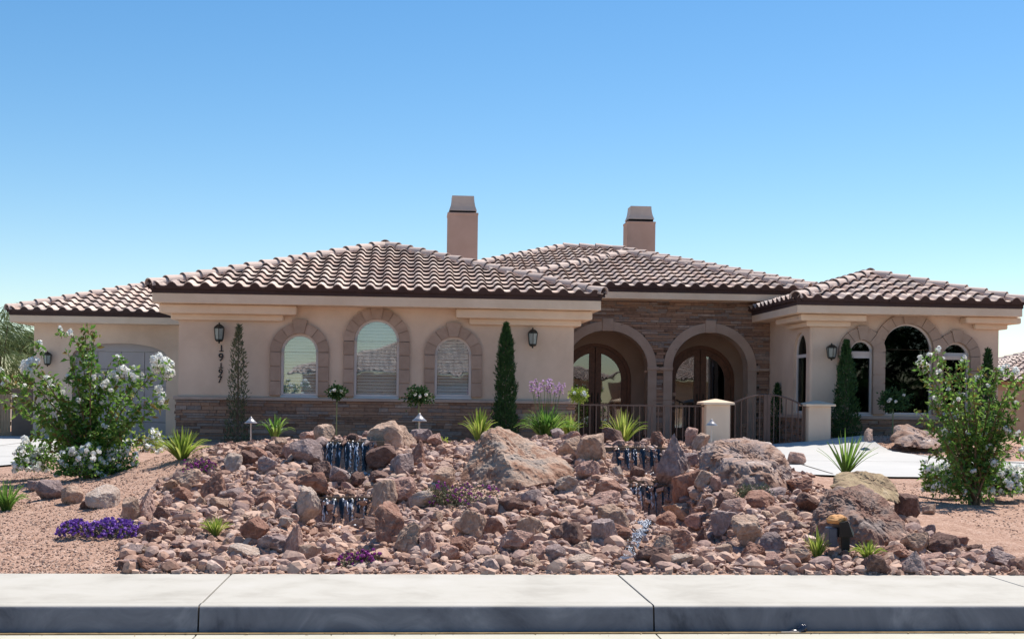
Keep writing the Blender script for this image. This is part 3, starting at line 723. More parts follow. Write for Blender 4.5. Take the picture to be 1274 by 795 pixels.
for c, r_, z_, lab in doors:
    fr = MB(); vs, fs = plate(arch(c-r_+.002, c+r_-.002, floor_z, z_), [arch(c-r_+.09, c+r_-.09, floor_z+.02, z_)], YD+.04, YD+.16); fr.add(vs, fs, .5)
    dr = fr.build('entry_door', M['wood'], house); dr['label'] = lab
    for s in (-1, 1):
        ri = r_-.095; rg = ri-.14
        def half(r1, inner, zb):
            pts = [(inner, zb), (r1, zb)]; q1 = math.acos(min(1, inner/r1))
            pts += [(r1*math.cos(q1*i/14), z_+r1*math.sin(q1*i/14)) for i in range(15)]
            return [(c+s*x, z) for x, z in pts]
        lf = MB(); vs, fs = plate(half(ri, .008, floor_z+.03), [half(rg, .15, floor_z+.30)], YD+.06, YD+.12); lf.add(vs, fs, .5)
        q = lf.build('door_leaf', M['wood'], dr)
        gg = MB(); vs, fs = plate(half(rg+.01, .14, floor_z+.29), [], YD+.085, YD+.095); gg.add(vs, fs, .5); gg.build('glass', M['glass_door'], dr)
        hd = MB(); hd.tube([(c+s*.075, YD+.03, 1.32), (c+s*.075, YD+.03, 1.55)], .012, 8); hd.tube([(c+s*.075, YD+.03, 1.34), (c+s*.075, YD+.06, 1.34)], .01, 6); hd.tube([(c+s*.075, YD+.03, 1.53), (c+s*.075, YD+.06, 1.53)], .01, 6); hd.build('handle', M['bronze'], dr)
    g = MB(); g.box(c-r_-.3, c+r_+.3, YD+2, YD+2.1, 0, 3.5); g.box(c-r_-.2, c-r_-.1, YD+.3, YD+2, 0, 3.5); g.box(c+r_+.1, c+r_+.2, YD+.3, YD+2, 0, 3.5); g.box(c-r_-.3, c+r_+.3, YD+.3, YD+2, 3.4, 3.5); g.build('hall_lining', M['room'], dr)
# portico roof and main roof behind it
PXL, PXR = WX(612, YME, 355), WX(1006, YME, 355)
hip_roof(PXL, PXR, YME, 40, mz0+.11, parent=house, faces='FLR')
eave(house, PXL, PXR, YME, 33, mz0, mzb, YM-YME+.02, mz0+.10, 'FL')
mzr = WZ(712, 303, 39.0); hwid = (mzr-.16-(mz0+.11))/PITCH
mxc = WX(716, 39.0)
MX0, MX1 = mxc-hwid-.45, mxc+hwid+.45; hw2 = hwid
hip_roof(mxc-hwid-.4, mxc+hwid+1.1, 39.0-hwid, 39.0+hwid, mz0+.11, parent=house, faces='FLR')
b = MB(); b.box(mxc-hwid+.3, mxc+hwid-.3, 39-hwid+.7, 39+hwid-.7, 0, mz0-.05); b.build('wall', M['stucco'], house)
# chimneys
for p0, p1, yb, yc0, yt, Y, lab in ((557, 594.5, 265, 262, 243, 33.2, 'taller pinkish stucco chimney stack beside the left roof wing'), (780.5, 815.5, 276, 272.5, 256, 41.5, 'pinkish stucco chimney stack rising behind the main ridge')):
    x0, x1 = WX(p0, Y, 290), WX(p1, Y, 290); zb = WZ((p0+p1)/2, yb, Y); zc = WZ((p0+p1)/2, yc0, Y); zt = WZ((p0+p1)/2, yt, Y)
    b = MB(); b.bev(x0, x1, Y, Y+(x1-x0)*.9, 3.0, zb, .015); 
    wd = x1-x0; b.bev(x0-.01, x1+.01, Y-.01, Y+wd*.9+.01, zb-.05, zb+.01, .01)
    ch = b.build('chimney', M['stucco_pink'], house); ch['label'] = lab
    b = MB(); cx, cy = (x0+x1)/2, Y+wd*.45; prof = [(.92, 0), (.90, .08), (.82, .3), (.77, .55), (.74, .8), (.73, 1)]
    vs = []; 
    for k, t in prof:
        for sx, sy in ((-1,-1), (1,-1), (1,1), (-1,1)): vs.append((cx+sx*wd/2*k, cy+sy*wd*.45*k, zc+(zt-zc)*t))
    n = len(prof); fs = [(i*4+j, i*4+(j+1)%4, (i+1)*4+(j+1)%4, (i+1)*4+j) for i in range(n-1) for j in range(4)]+[(n*4-4, n*4-3, n*4-2, n*4-1), (3,2,1,0)]
    b.add(vs, fs, .5); b.build('chimney_cap', mat('chimney_cap', [(.48,.39,.33), (.56,.46,.39)], .6, 3, metal=.0), ch)
    b = MB(); b.box(cx-wd*.43, cx+wd*.43, cy-wd*.38, cy+wd*.38, zb-.02, zc+.02); b.build('flue_gap', M['room'], ch)

# ------------------------------------------------------------------ lanterns, number
def lantern(px, ytop, ybot, Y, label):
    p = at_y(px, (ytop+ybot)/2, Y); hgt = (ybot-ytop)/F*p.y; h = hgt
    t = thing('wall_lantern', label, 'lantern', (p.x, Y, p.z), 'wall lanterns on the house')
    b = MB(); c = (0, -.14, 0)
    b.lathe(c, [(.012,.5*h), (.018,.46*h), (.012,.43*h), (.05,.40*h), (.10,.30*h), (.115,.24*h), (.115,.22*h), (.02,.215*h)][::-1], 6)
    b.lathe(c, [(.02,-.5*h), (.015,-.43*h), (.065,-.40*h), (.085,-.34*h), (.085,-.30*h), (.02,-.295*h)], 6)
    for k in range(6):
        q = 2*PI*k/6+PI/6; b.tube([(c[0]+.082*math.cos(q), c[1]+.082*math.sin(q), -.31*h), (c[0]+.108*math.cos(q), c[1]+.108*math.sin(q), .23*h)], .008, 4)
    b.build('lantern_frame', M['bronze'], t, local=True)
    b = MB(); b.lathe(c, [(.074,-.295*h), (.098,.21*h)], 6); b.build('glass', M['frost'], t, local=True)
    b = MB(); b.lathe((0,-.012,.05), [(.0,0)], 3) if False else None
    b.tube([(0,-.001,.02*h), (0,-.03,.02*h)], .06, 12); b.tube([(0,-.03,.0), (0,-.05,-.05), (0,-.1,-.02), (0,-.13,.22*h)], .011, 6); b.build('wall_bracket', M['bronze'], t, local=True)
lantern(274, 402, 427.5, YW, 'six sided wall lantern hanging above the house number')
lantern(662, 408, 433.5, YW, 'six sided wall lantern between the dense cypress and the porch corner')
lantern(1032, 427, 449, YW, 'six sided wall lantern on the corner of the right hand wing beside the vine')
lantern(61, 437, 456, YG, 'small wall lantern left of the garage door')
t = thing('house_number', 'black metal number 19197 stacked downwards under the lantern', 'house number', (WX(275.5, YW), YW, WZ(275, 452, YW)))
def numeral(ch, px, y0, y1):
    cu = bpy.data.curves.new('numeral', 'FONT'); cu.body = ch; cu.extrude = .012; cu.offset = .012
    ob = bpy.data.objects.new('tmp', cu); C.objects.link(ob); dg = bpy.context.evaluated_depsgraph_get(); me = bpy.data.meshes.new_from_object(ob.evaluated_get(dg))
    xs = [v.co.x for v in me.vertices]; ys = [v.co.y for v in me.vertices]; h = (y1-y0)/F*26.5; s = h/(max(ys)-min(ys)); sx = s*.95; xm = (min(xs)+max(xs))/2
    P = at_y(px, y1, YW)
    vs = [(P.x+(v.co.x-xm)*sx, YW-.013-v.co.z, P.z+(v.co.y-min(ys))*s) for v in me.vertices]; fs = [tuple(p.vertices) for p in me.polygons]
    bpy.data.objects.remove(ob); bpy.data.curves.remove(cu); bpy.data.meshes.remove(me)
    b = MB(); b.add(vs, fs, .5)
    if ch == '1': b.bev(P.x-.045, P.x+.045, YW-.024, YW-.003, P.z, P.z+.016, .003); 
    b.build('numeral', M['black'], t)
for ch, a, c, dx in (('1', 429.5, 437.5, .5), ('9', 439.5, 449.5, 0), ('1', 451.5, 458, 0), ('9', 459, 467.5, -.5), ('7', 468, 476.5, -1)): numeral(ch, 275+dx, a, c)

# ------------------------------------------------------------------ piers, fence, gate
YP = 25.2
def pier(p0, p1, ycap, ybot, label):
    x0, x1 = WX(p0, YP), WX(p1, YP); zt = WZ((p0+p1)/2, ycap, YP); zb = .38
    t = thing('gate_pier', label, 'pier', ((x0+x1)/2, YP, .38), 'piers of the courtyard gate')
    wd = x1-x0; b = MB(); b.bev(x0, x1, YP, YP+wd, zb-.1, zt-.06, .02); b.build('shaft', M['stucco'], t)
    b = MB(); cx, cy = (x0+x1)/2, YP+wd/2; k = wd/2+.07
    vs = []
    for q, z in ((k, -.07), (k, -.03), (k-.02, -.02), (.02, .045)):
        for sx, sy in ((-1,-1), (1,-1), (1,1), (-1,1)): vs.append((cx+sx*q, cy+sy*q, zt+z))
    b.add(vs, [(3,2,1,0)]+[(i*4+j, i*4+(j+1)%4, (i+1)*4+(j+1)%4, (i+1)*4+j) for i in range(3) for j in range(4)]+[(12,13,14,15)], .5); b.build('pier_cap', M['trim'], t)
    return x0, x1
pa = pier(879.5, 909.5, 499, 545, 'stucco gate pier with pale pyramid cap, left side of the iron gate')
pb = pier(1007, 1035, 501, 556, 'stucco gate pier with pale pyramid cap, right side of the iron gate')
t = thing('iron_fence', 'dark brown picket railing running from the left wing to the gate pier', 'fence', (WX(800, YP), YP+.2, .4))
fx0, fx1 = xr+.02, pa[0]; fz = WZ(800, 503.5, YP+.2)
b = MB(); b.box(fx0, fx1, YP+.18, YP+.22, fz-.03, fz); b.box(fx0, fx1, YP+.185, YP+.215, .50, .53); b.build('rail', M['iron'], t)
b = MB(); x = fx0+.06
while x < fx1-.03: b.box(x-.009, x+.009, YP+.191, YP+.209, .53, fz-.03); x += .125
tag(b.build('picket', M['iron'], t), kind='stuff')
t = thing('iron_gate', 'arched dark iron double gate hung between the two piers', 'gate', ((pa[1]+pb[0])/2, YP+.2, .44))
g0, g1 = pa[1]+.02, pb[0]-.02; gm = (g0+g1)/2; zlo = WZ(913, 505, YP+.2); zhi = WZ(957, 491, YP+.2)
gz = lambda x: zlo+(zhi-zlo)*(1-((x-gm)/((g1-g0)/2))**2)
for s, (a, c) in ((0, (g0, gm-.012)), (1, (gm+.012, g1))):
    b = MB(); n = 12; pts = [(a+(c-a)*i/n) for i in range(n+1)]
    b.tube([(x, YP+.2, gz(x)) for x in pts], .02, 6)
    for x in (a+.02, c-.02): wv = .035 if (x > gm-.1 and x < gm+.1) else .02; b.box(x-wv, x+wv, YP+.18, YP+.22, .47, gz(x))
    b.box(a, c, YP+.182, YP+.218, .47, .52)
    x = a+.13
    while x < c-.06: b.box(x-.009, x+.009, YP+.191, YP+.209, .52, gz(x)-.01); x += .125
    lf = b.build('gate_leaf', M['iron'], t)
# ------------------------------------------------------------------ rocks
def ico(sub):
    bm = bmesh.new(); bmesh.ops.create_icosphere(bm, subdivisions=sub, radius=1); bm.verts.index_update()
    vs = [v.co.copy() for v in bm.verts]; fs = [tuple(v.index for v in f.verts) for f in bm.faces]; bm.free(); return vs, fs
ICO = {k: ico(k) for k in (2, 3, 4, 5, 6)}
def rockmesh(name, seed, planes=None, sub=3, size=(1,1,1), amp=.05, ns=2.5, smoothed=False, k=5, ridged=False):
    rr = random.Random(seed); V, Fc = ICO[sub]
    if planes is None:
        planes = []
        for i in range(15):
            n = Vector((rr.gauss(0,1), rr.gauss(0,1), rr.gauss(0,1))).normalized(); planes.append((n, rr.uniform(.58, .95)))
        planes += [(Vector((0,0,-1)), .75), (Vector((rr.uniform(-.3,.3), rr.uniform(-.3,.3), 1)).normalized(), rr.uniform(.55,.8))]
    off = Vector((seed*3.7, seed*1.3, seed*.7)); vs = []
    for d in V:
        r = 1.15
        for n, h in planes:
            q = n.dot(d)
            if q > 1e-3: r = min(r, h/q)
        p = d*r
        a = mnoise.fractal(p*ns+off, .85, 2.1, k)
        if ridged: a = a*.6-abs(mnoise.fractal(p*ns*1.7+off*2, .9, 2.2, 4))*.8+.2
        vs.append(((d*(r+a*amp)).x*size[0], (d*(r+a*amp)).y*size[1], (d*(r+a*amp)).z*size[2]))
    me = bpy.data.meshes.new(name); me.from_pydata(vs, [], Fc); me.update()
    if smoothed: me.polygons.foreach_set('use_smooth', [True]*len(me.polygons))
    return me
def hullrock(name, pts, seed, sub=5, amp=.04, ns=3, m=None):
    """rock whose faces pass through chosen corner points (world coordinates)"""
    bm = bmesh.new(); 
    for p in pts: bm.verts.new(p)
    res = bmesh.ops.convex_hull(bm, input=bm.verts[:]); bm.normal_update()
    c = sum((Vector(p) for p in pts), Vector())/len(pts); planes = []
    for f in bm.faces:
        n = f.normal; h = n.dot(f.verts[0].co-c)
        if h < 0: n = -n; h = -h
        planes.append((n.copy(), h))
    bm.free(); V, Fc = ICO[sub]; vs = []; off = Vector((seed*3.1, seed, seed*2.2)); S = max((Vector(p)-c).length for p in pts)
    for d in V:
        rs = sorted(h/n.dot(d) for n, h in planes if n.dot(d) > 1e-3)
        r = rs[0]
        if len(rs) > 1: r = r-max(0, .06*S-(rs[1]-rs[0]))*.35
        q = d*r
        a = mnoise.fractal(q*ns+off, .8, 2.2, 8)-.75*abs(mnoise.fractal(q*ns*2.2+off*2, .7, 2.3, 6))+.2
        if sub >= 5:
            vd = mnoise.voronoi(q*ns*1.1+off)[0]; vd2 = mnoise.voronoi(q*ns*3.1+off)[0]
            vd3 = mnoise.voronoi(q*ns*7+off)[0]; a = a*.55+min(vd[1]-vd[0], .15)*1.3+min(vd2[1]-vd2[0], .15)*.9+min(vd3[1]-vd3[0], .2)*.55-.3
        vs.append(tuple(d*(r+a*amp)))
    me = bpy.data.meshes.new(name); me.from_pydata(vs, [], Fc); me.update()
    me.materials.append(m); o = bpy.data.objects.new(name, me); C.objects.link(o); o.location = c
    return o
def P(px, py, Y): return at_y(px, py, Y)
occupied = []      # (px, py, rx, ry) of what already stands there
def occ(cx, cy, rx, ry): occupied.append((cx, cy, rx, ry))
# the big boulders
Yb = 14.1
o = hullrock('boulder', [P(570,602,Yb-.2), P(578,575,Yb), P(600,536,Yb+.2), P(618,527,Yb+.35), P(645,537,Yb+.4), P(690,562,Yb+.3), P(716,583,Yb-.1), P(712,594,Yb-.2),
    P(660,608,Yb-.75), P(625,612,Yb-.75), P(590,610,Yb-.45), P(628,570,Yb-.55), P(600,600,Yb+1.0), P(700,595,Yb+.9), P(640,545,Yb+.9)], 3, 6, .07, 2.6, M['b_point'])
tag(o, 'large pointed tan and orange boulder with a long sloping back below the dense cypress', 'boulder'); occ(643, 572, 72, 38)
Yb = 14.05
o = hullrock('boulder', [P(866,600,Yb-.1), P(872,560,Yb+.1), P(895,544,Yb+.3), P(925,540,Yb+.4), P(955,550,Yb+.35), P(980,570,Yb+.1), P(990,595,Yb), P(975,614,Yb-.6), P(925,612,Yb-.7), P(890,606,Yb-.6),
    P(900,575,Yb-.5), P(955,580,Yb-.55), P(900,560,Yb+1), P(965,575,Yb+.9)], 9, 6, .10, 3.0, M['b_speck'])
tag(o, 'big brown boulder speckled with white patches, just left of the pale driveway', 'boulder'); occ(928, 578, 60, 37)
Yb = 11.6
o = hullrock('boulder', [P(1005,672,Yb-.1), P(1012,630,Yb+.1), P(1035,605,Yb+.3), P(1075,600,Yb+.4), P(1105,618,Yb+.3), P(1130,660,Yb), P(1125,682,Yb-.3), P(1060,684,Yb-.5), P(1020,682,Yb-.4), P(1060,640,Yb-.4), P(1030,640,Yb+1), P(1110,640,Yb+.8)], 15, 6, .09, 2.8, M['b_dark'])
tag(o, 'massive dark reddish boulder behind the black spotlight housing', 'boulder'); occ(1067, 645, 64, 42)
Yb = 12.5
o = hullrock('boulder', [P(1030,607,Yb), P(1045,588,Yb+.2), P(1075,583,Yb+.3), P(1100,590,Yb+.25), P(1118,610,Yb+.1), P(1122,628,Yb-.1), P(1080,618,Yb-.4), P(1045,610,Yb-.35), P(1060,600,Yb+.7), P(1105,605,Yb+.6)], 21, 5, .06, 3.2, M['b_yellow'])
tag(o, 'yellowish lichen-coloured boulder on top of the massive dark one, below the strappy plant', 'boulder'); occ(1078, 605, 44, 20)
o = hullrock('boulder', [P(1106,548,24.3), P(1112,529,24.5), P(1128,527,24.6), P(1150,535,24.7), P(1175,542,24.6), P(1186,556,24.4), P(1165,560,23.9), P(1125,556,23.9), P(1140,540,24.1), P(1125,545,25.2), P(1170,548,25.2)], 27, 5, .10, 2.2, M['b_speck'])
tag(o, 'long low brown boulder on the gravel planter before the right wing', 'boulder')
o = hullrock('boulder', [P(1187,575,22.6), P(1195,560,22.8), P(1230,556,22.9), P(1256,562,22.8), P(1262,578,22.5), P(1225,580,22.2), P(1225,566,23.4)], 28, 4, .05, 2.6, M['b_dark'])
tag(o, 'flat dark boulder half hidden behind the right flowering shrub', 'boulder')
o = hullrock('boulder', [P(1074,549,24.3), P(1075,538,24.4), P(1080,532,24.4), P(1086,534,24.4), P(1087,549,24.3), P(1080,549,24.1), P(1081,540,24.6)], 29, 3, .02, 5, M['b_speck'])
tag(o, 'small upright knob of rock standing left of the long low planter boulder', 'rock')

TONE = {'t': ('rock_tan', 'tan'), 'p': ('rock_pink', 'pinkish'), 'r': ('rock_rust', 'rusty red'), 'm': ('rock_mauve', 'mauve grey'), 'd': ('rock_brown', 'dark brown'), 'w': ('rock_pale', 'pale cream')}
SHAPES = {'blocky': (1,.9,1), 'flat': (1.1,1,.6), 'pointed': (.9,.9,1.15), 'rounded': (1,.95,.85)}
templ = {}
def template(shape, k, tone, hi=False):
    key = (shape, k, tone, hi)
    if key not in templ:
        rr = random.Random(hash(shape) % 97 if False else len(shape)*31+k*7)
        planes = None; seed = len(shape)*13+k*5
        if shape == 'pointed':
            planes = []
            for i in range(5):
                q = 2*PI*i/5+rr.uniform(-.4,.4); planes.append((Vector((math.cos(q), math.sin(q), rr.uniform(.25,.75))).normalized(), rr.uniform(.45,.68)))
            planes += [(Vector((0,0,-1)), .8)]+[(Vector((rr.gauss(0,1), rr.gauss(0,1), rr.gauss(0,.6))).normalized(), rr.uniform(.7,.95)) for _ in range(6)]
        if shape == 'blocky':
            planes = []
            for ax in range(3):
                for s in (-1, 1):
                    v = Vector((rr.uniform(-.6,.6), rr.uniform(-.6,.6), rr.uniform(-.5,.5))); v[ax] = s; planes.append((v.normalized(), rr.uniform(.5,.78)))
            planes += [(Vector((rr.gauss(0,1), rr.gauss(0,1), rr.gauss(0,1))).normalized(), rr.uniform(.7,.9)) for _ in range(9)]
        me = rockmesh('rock', seed, planes, 4, (1,1,1), .13 if shape != 'rounded' else .09, 1.7, False, 6, True)
        me.materials.append(M[TONE[tone][0]])
        zs = [v.co for v in me.vertices]
        bx = [max(v[i] for v in zs)-min(v[i] for v in zs) for i in range(3)]; mz = min(v.z for v in zs)
        mx = [(max(v[i] for v in zs)+min(v[i] for v in zs))/2 for i in range(2)]
        for v in me.vertices: v.co = ((v.co.x-mx[0])/bx[0], (v.co.y-mx[1])/bx[1], (v.co.z-mz)/bx[2])
        me.update(); templ[key] = me
    return templ[key]
LM = [('the upper left waterfall', 432, 565), ('the lower left waterfall', 425, 636), ('the upper right waterfall', 788, 572), ('the lower right waterfall', 808, 624),
      ('the large pointed boulder', 640, 575), ('the white-speckled boulder', 928, 580), ('the massive dark boulder', 1067, 645), ('the black spotlight housing', 1046, 668),
      ('the vivid purple flowers', 125, 653), ('the grass tuft among the rocks', 268, 652), ('the magenta flowers by the pavement', 450, 693), ('the purple ground cover beneath the pointed boulder', 573, 613),
      ('the grey-green cushion plant', 935, 610), ('the yellow-green fan plant', 226, 555), ('the lime plant by the spotlight', 1080, 684), ('the middle pavement joint', 767, 713), ('the left pavement joint', 280, 713), ('the right pavement joint', 1221, 713), ('the left flowering shrub', 110, 590), ('the right flowering shrub', 1210, 615)]
used_labels = set()
def rel(px, py, lm):
    dx, dy = px-lm[1], py-lm[2]
    if abs(dx) < 22: d = 'in front of' if dy > 0 else 'behind'
    elif abs(dy) < 14: d = 'left of' if dx < 0 else 'right of'
    else: d = ('front left of' if dx < 0 else 'front right of') if dy > 0 else ('behind and left of' if dx < 0 else 'behind and right of')
    return d
def rocklabel(px, py, wpx, shape, tone):
    size = 'large' if wpx > 34 else 'mid-sized' if wpx > 22 else 'small' if wpx > 14 else 'fist-sized'
    lms = sorted(LM, key=lambda l: (px-l[1])**2+(2.0*(py-l[2]))**2)
    for l in lms[:3]:
        for far in ('', 'close ', 'a little way '):
            dd = math.hypot(px-l[1], 2*(py-l[2]))
            if far == 'close ' and dd > 60: continue
            if far == 'a little way ' and dd < 50: continue
            s = f'{size} {shape} {TONE[tone][1]} rock {far}{rel(px,py,l)} {l[0]}'
            if s not in used_labels and len(s.split()) <= 16: used_labels.add(s); return s
    # two landmarks
    s = f'{size} {shape} {TONE[tone][1]} rock between {lms[0][0]} and {lms[1][0]}'
    if len(s.split()) > 16: s = f'{size} {shape} rock near {lms[0][0]}'
    return s
nrock = 0
def rock(px, pyb, wpx, hpx, tone, shape, rz=None, tilt=.38, group='loose rocks of the water garden', hi=None, Y=None, dz=0, label=None):
    global nrock
    p = hit(px, pyb) if Y is None else at_y(px, pyb, Y)
    k = p.dot(fw)/F; w_ = wpx*k; h_ = hpx*k
    me = template(shape, R.randrange(8), tone, hi if hi is not None else wpx > 24)
    o = bpy.data.objects.new('rock', me); C.objects.link(o)
    s = SHAPES[shape]; a = R.uniform(0, 2*PI) if rz is None else rz
    o.location = (p.x, p.y+w_*.30, p.z-h_*.08+dz); o.rotation_euler = (R.uniform(-tilt,tilt), R.uniform(-tilt,tilt), a)
    o.scale = (w_*1.08, w_*.95, h_*1.12)
    tag(o, label or rocklabel(px, pyb-hpx/2, wpx, shape, tone), 'rock', group); nrock += 1
    occ(px, pyb-hpx*.45, wpx*.5, hpx*.5)
    return o
curated = [
 # px, bottom y, width, height, tone, shape : skyline and waterfall surrounds
 (432,541,30,22,'p','blocky'),(406,550,26,22,'t','rounded'),(385,552,24,16,'p','blocky'),(381,580,48,32,'m','rounded'),(455,547,14,11,'p','rounded'),(437,549,16,10,'d','flat'),
 (466,550,16,18,'w','blocky'),(452,541,20,14,'d','blocky'),
 (485,563,46,36,'t','rounded'),(503,558,34,30,'t','pointed'),(480,582,40,26,'d','rounded'),(500,592,34,26,'m','rounded'),(518,582,24,34,'r','pointed'),(520,552,26,18,'m','rounded'),(541,556,20,16,'p','blocky'),
 (550,548,14,10,'w','rounded'),(381,616,50,26,'r','flat'),(397,600,26,26,'d','blocky'),(377,598,20,14,'t','rounded'),(416,606,28,24,'m','blocky'),(446,606,22,17,'d','rounded'),(470,605,28,20,'d','blocky'),
 (462,612,22,12,'t','flat'),(375,650,36,44,'w','flat'),(472,640,34,44,'t','rounded'),(500,628,42,30,'p','flat'),(528,632,32,20,'w','rounded'),(484,675,46,48,'r','blocky'),(466,663,34,18,'d','flat'),(400,664,24,14,'m','blocky'),(450,660,34,12,'w','flat'),
 (548,608,28,26,'t','blocky'),(505,690,34,40,'t','pointed'),(530,690,24,26,'p','blocky'),(350,560,18,14,'t','blocky'),(337,568,22,16,'d','rounded'),(360,572,20,20,'p','rounded'),(320,574,22,18,'r','blocky'),
 (285,588,26,24,'w','rounded'),(240,610,30,26,'t','blocky'),(262,622,30,34,'r','pointed'),(303,582,24,20,'d','blocky'),(333,590,24,22,'m','blocky'),
 (180,648,30,38,'p','pointed'),(198,651,22,18,'d','blocky'),(160,650,22,30,'t','rounded'),(188,668,34,18,'p','flat'),(215,610,20,14,'t','rounded'),(222,617,28,10,'r','flat'),(228,626,26,14,'r','blocky'),(208,632,16,14,'p','rounded'),
 (285,624,34,16,'m','blocky'),(302,632,26,16,'p','rounded'),(270,634,28,14,'t','flat'),(330,632,26,16,'r','flat'),(310,680,34,34,'r','blocky'),(340,690,44,22,'m','flat'),(360,697,26,44,'p','pointed'),(377,701,28,24,'t','rounded'),
 (185,675,18,18,'d','blocky'),(175,711,24,18,'r','blocky'),(165,692,22,14,'m','blocky'),(410,702,44,12,'r','flat'),(300,696,40,16,'w','flat'),(252,703,18,14,'m','blocky'),
 (126,632,44,24,'w','rounded'),(88,628,30,22,'t','rounded'),(62,622,38,24,'m','rounded'),(110,632,22,14,'d','blocky'),(40,612,24,14,'m','rounded'),
 # centre
 (588,672,34,36,'t','blocky'),(640,690,40,28,'p','blocky'),(662,672,34,28,'t','rounded'),(700,676,26,20,'d','rounded'),(671,700,34,24,'p','pointed'),(615,668,24,22,'r','blocky'),(640,640,34,22,'d','rounded'),(665,628,26,18,'m','rounded'),(605,632,26,12,'t','flat'),
 (560,700,32,20,'p','flat'),(572,690,26,20,'r','blocky'),(620,708,36,16,'t','blocky'),(692,700,36,20,'m','rounded'),(729,690,26,16,'t','pointed'),(725,706,34,14,'w','flat'),(712,680,30,28,'d','rounded'),(660,708,26,18,'t','pointed'),(745,676,30,32,'m','blocky'),
 (712,552,24,14,'p','blocky'),(742,577,44,34,'t','rounded'),(712,571,30,26,'t','blocky'),(728,598,30,22,'p','rounded'),(695,546,18,12,'m','rounded'),(757,552,34,20,'d','rounded'),(785,548,24,18,'d','blocky'),(805,546,26,22,'t','blocky'),(770,556,16,8,'p','flat'),
 (757,622,34,24,'r','flat'),(772,601,18,20,'w','rounded'),(791,597,18,16,'d','rounded'),(758,640,44,26,'p','blocky'),(768,660,34,34,'t','blocky'),(765,672,44,20,'r','flat'),
 # right of the right falls
 (838,600,40,60,'m','pointed'),(852,632,34,48,'r','blocky'),(876,609,26,24,'t','rounded'),(862,580,30,16,'m','flat'),(868,560,20,22,'t','rounded'),(885,592,22,14,'m','rounded'),(825,556,18,20,'r','blocky'),(888,612,16,18,'p','rounded'),(858,556,18,24,'p','blocky'),
 (848,650,44,26,'t','blocky'),(835,662,30,24,'r','rounded'),(872,657,34,18,'p','flat'),(845,690,40,30,'r','blocky'),(872,681,24,26,'d','pointed'),(900,668,38,36,'m','blocky'),(815,700,40,18,'d','flat'),(850,706,40,16,'w','flat'),(825,690,26,24,'t','pointed'),
 (920,640,34,20,'p','rounded'),(945,634,44,20,'r','flat'),(965,620,34,12,'m','flat'),(905,632,26,20,'d','rounded'),(935,678,40,34,'t','blocky'),(966,688,34,24,'m','rounded'),(940,700,32,22,'r','blocky'),(980,652,34,18,'t','pointed'),(995,616,34,22,'r','blocky'),(990,580,26,18,'p','rounded'),
 (1005,640,36,24,'d','flat'),(992,705,30,22,'t','blocky'),(965,706,26,16,'p','rounded'),(1095,714,36,22,'d','blocky'),(1137,713,34,28,'m','pointed'),(1142,688,34,24,'t','blocky'),(1180,692,40,24,'d','rounded'),(1210,706,26,18,'p','blocky'),(1248,706,38,20,'m','flat'),(1195,680,24,14,'r','blocky'),
 (1125,648,34,34,'d','rounded'),(1160,640,20,12,'t','rounded'),(1117,700,40,20,'r','flat'),(1165,704,30,14,'p','flat'),(1215,690,22,12,'d','blocky'),(1033,640,22,18,'r','rounded'),(1160,668,18,12,'m','rounded')]
for c in curated: rock(*c)
# random fill up to 298
def inpoly(x, y, poly):
    c = False; n = len(poly); j = n-1
    for i in range(n):
        (xi, yi), (xj, yj) = poly[i], poly[j]
        if (yi > y) != (yj > y) and x < (xj-xi)*(y-yi)/(yj-yi)+xi: c = not c
        j = i
    return c
ROCKPOLY = [(150,712), (150,650), (200,600), (255,578), (320,556), (380,552), (560,556), (720,550), (870,562), (990,590), (1010,620), (1130,650), (1180,675), (1274,694), (1274,712)]
NOPLANT = [(268,654,22,14), (125,654,46,14), (240,582,30,10), (450,694,28,11), (573,612,42,16), (935,612,26,12), (1018,680,24,26), (1080,684,26,16), (1046,668,18,28), (432,570,34,36), (425,640,32,22), (790,575,36,28), (808,625,28,28), (800,685,16,30)]
tries = 0
while nrock < 296 and tries < 20000:
    tries += 1
    x, y = R.uniform(150, 1274), R.uniform(555, 711)
    if not inpoly(x, y, ROCKPOLY): continue
    if x > 1130 and R.random() < .55: continue
    wpx = min(30, 8+R.expovariate(1/6.0)) if tries < 9000 else R.uniform(8, 12)
    hpx = wpx*R.uniform(.5, .85)
    if any(((x-a)/(c+wpx*.32))**2+((y-hpx/2-b_)/(d+hpx*.32))**2 < 1 for a, b_, c, d in occupied+NOPLANT): continue
    rock(x, y, wpx, hpx, R.choice('tttppppmmrdw'), R.choice(('blocky','flat','pointed','rounded','blocky')), tilt=.35)

# small stones, too many to count
OCT = [Vector(q) for q in ((1,0,0), (-1,0,0), (0,1,0), (0,-1,0), (0,0,1), (0,0,-1))]
OF = [(0,2,4), (2,1,4), (1,3,4), (3,0,4), (2,0,5), (1,2,5), (3,1,5), (0,3,5)]
CUB = [Vector((x,y,z)) for x in (-1,1) for y in (-1,1) for z in (-1,1)]
CF = [(0,1,3,2), (4,6,7,5), (0,4,5,1), (2,3,7,6), (0,2,6,4), (1,5,7,3)]
def pebble(b, p, s):
    a = R.uniform(0, 2*PI); ca, sa = math.cos(a), math.sin(a); sx, sy, sz = s*R.uniform(.7,1.3), s*R.uniform(.6,1), s*R.uniform(.45,.8)
    src, ff = (OCT, OF) if R.random() < .5 else (CUB, CF); vs = []
    k = 1 if src is OCT else .68; tx, ty = R.uniform(-.4,.4), R.uniform(-.4,.4)
    for v in src:
        x, y, z = v.x*sx*k*R.uniform(.75,1.2), v.y*sy*k*R.uniform(.75,1.2), v.z*sz*k*R.uniform(.75,1.2)
        z += x*tx+y*ty
        vs.append((p[0]+x*ca-y*sa, p[1]+x*sa+y*ca, p[2]+z+sz*.35))
    b.add(vs, ff, R.random())
rb = MB(); n = 0
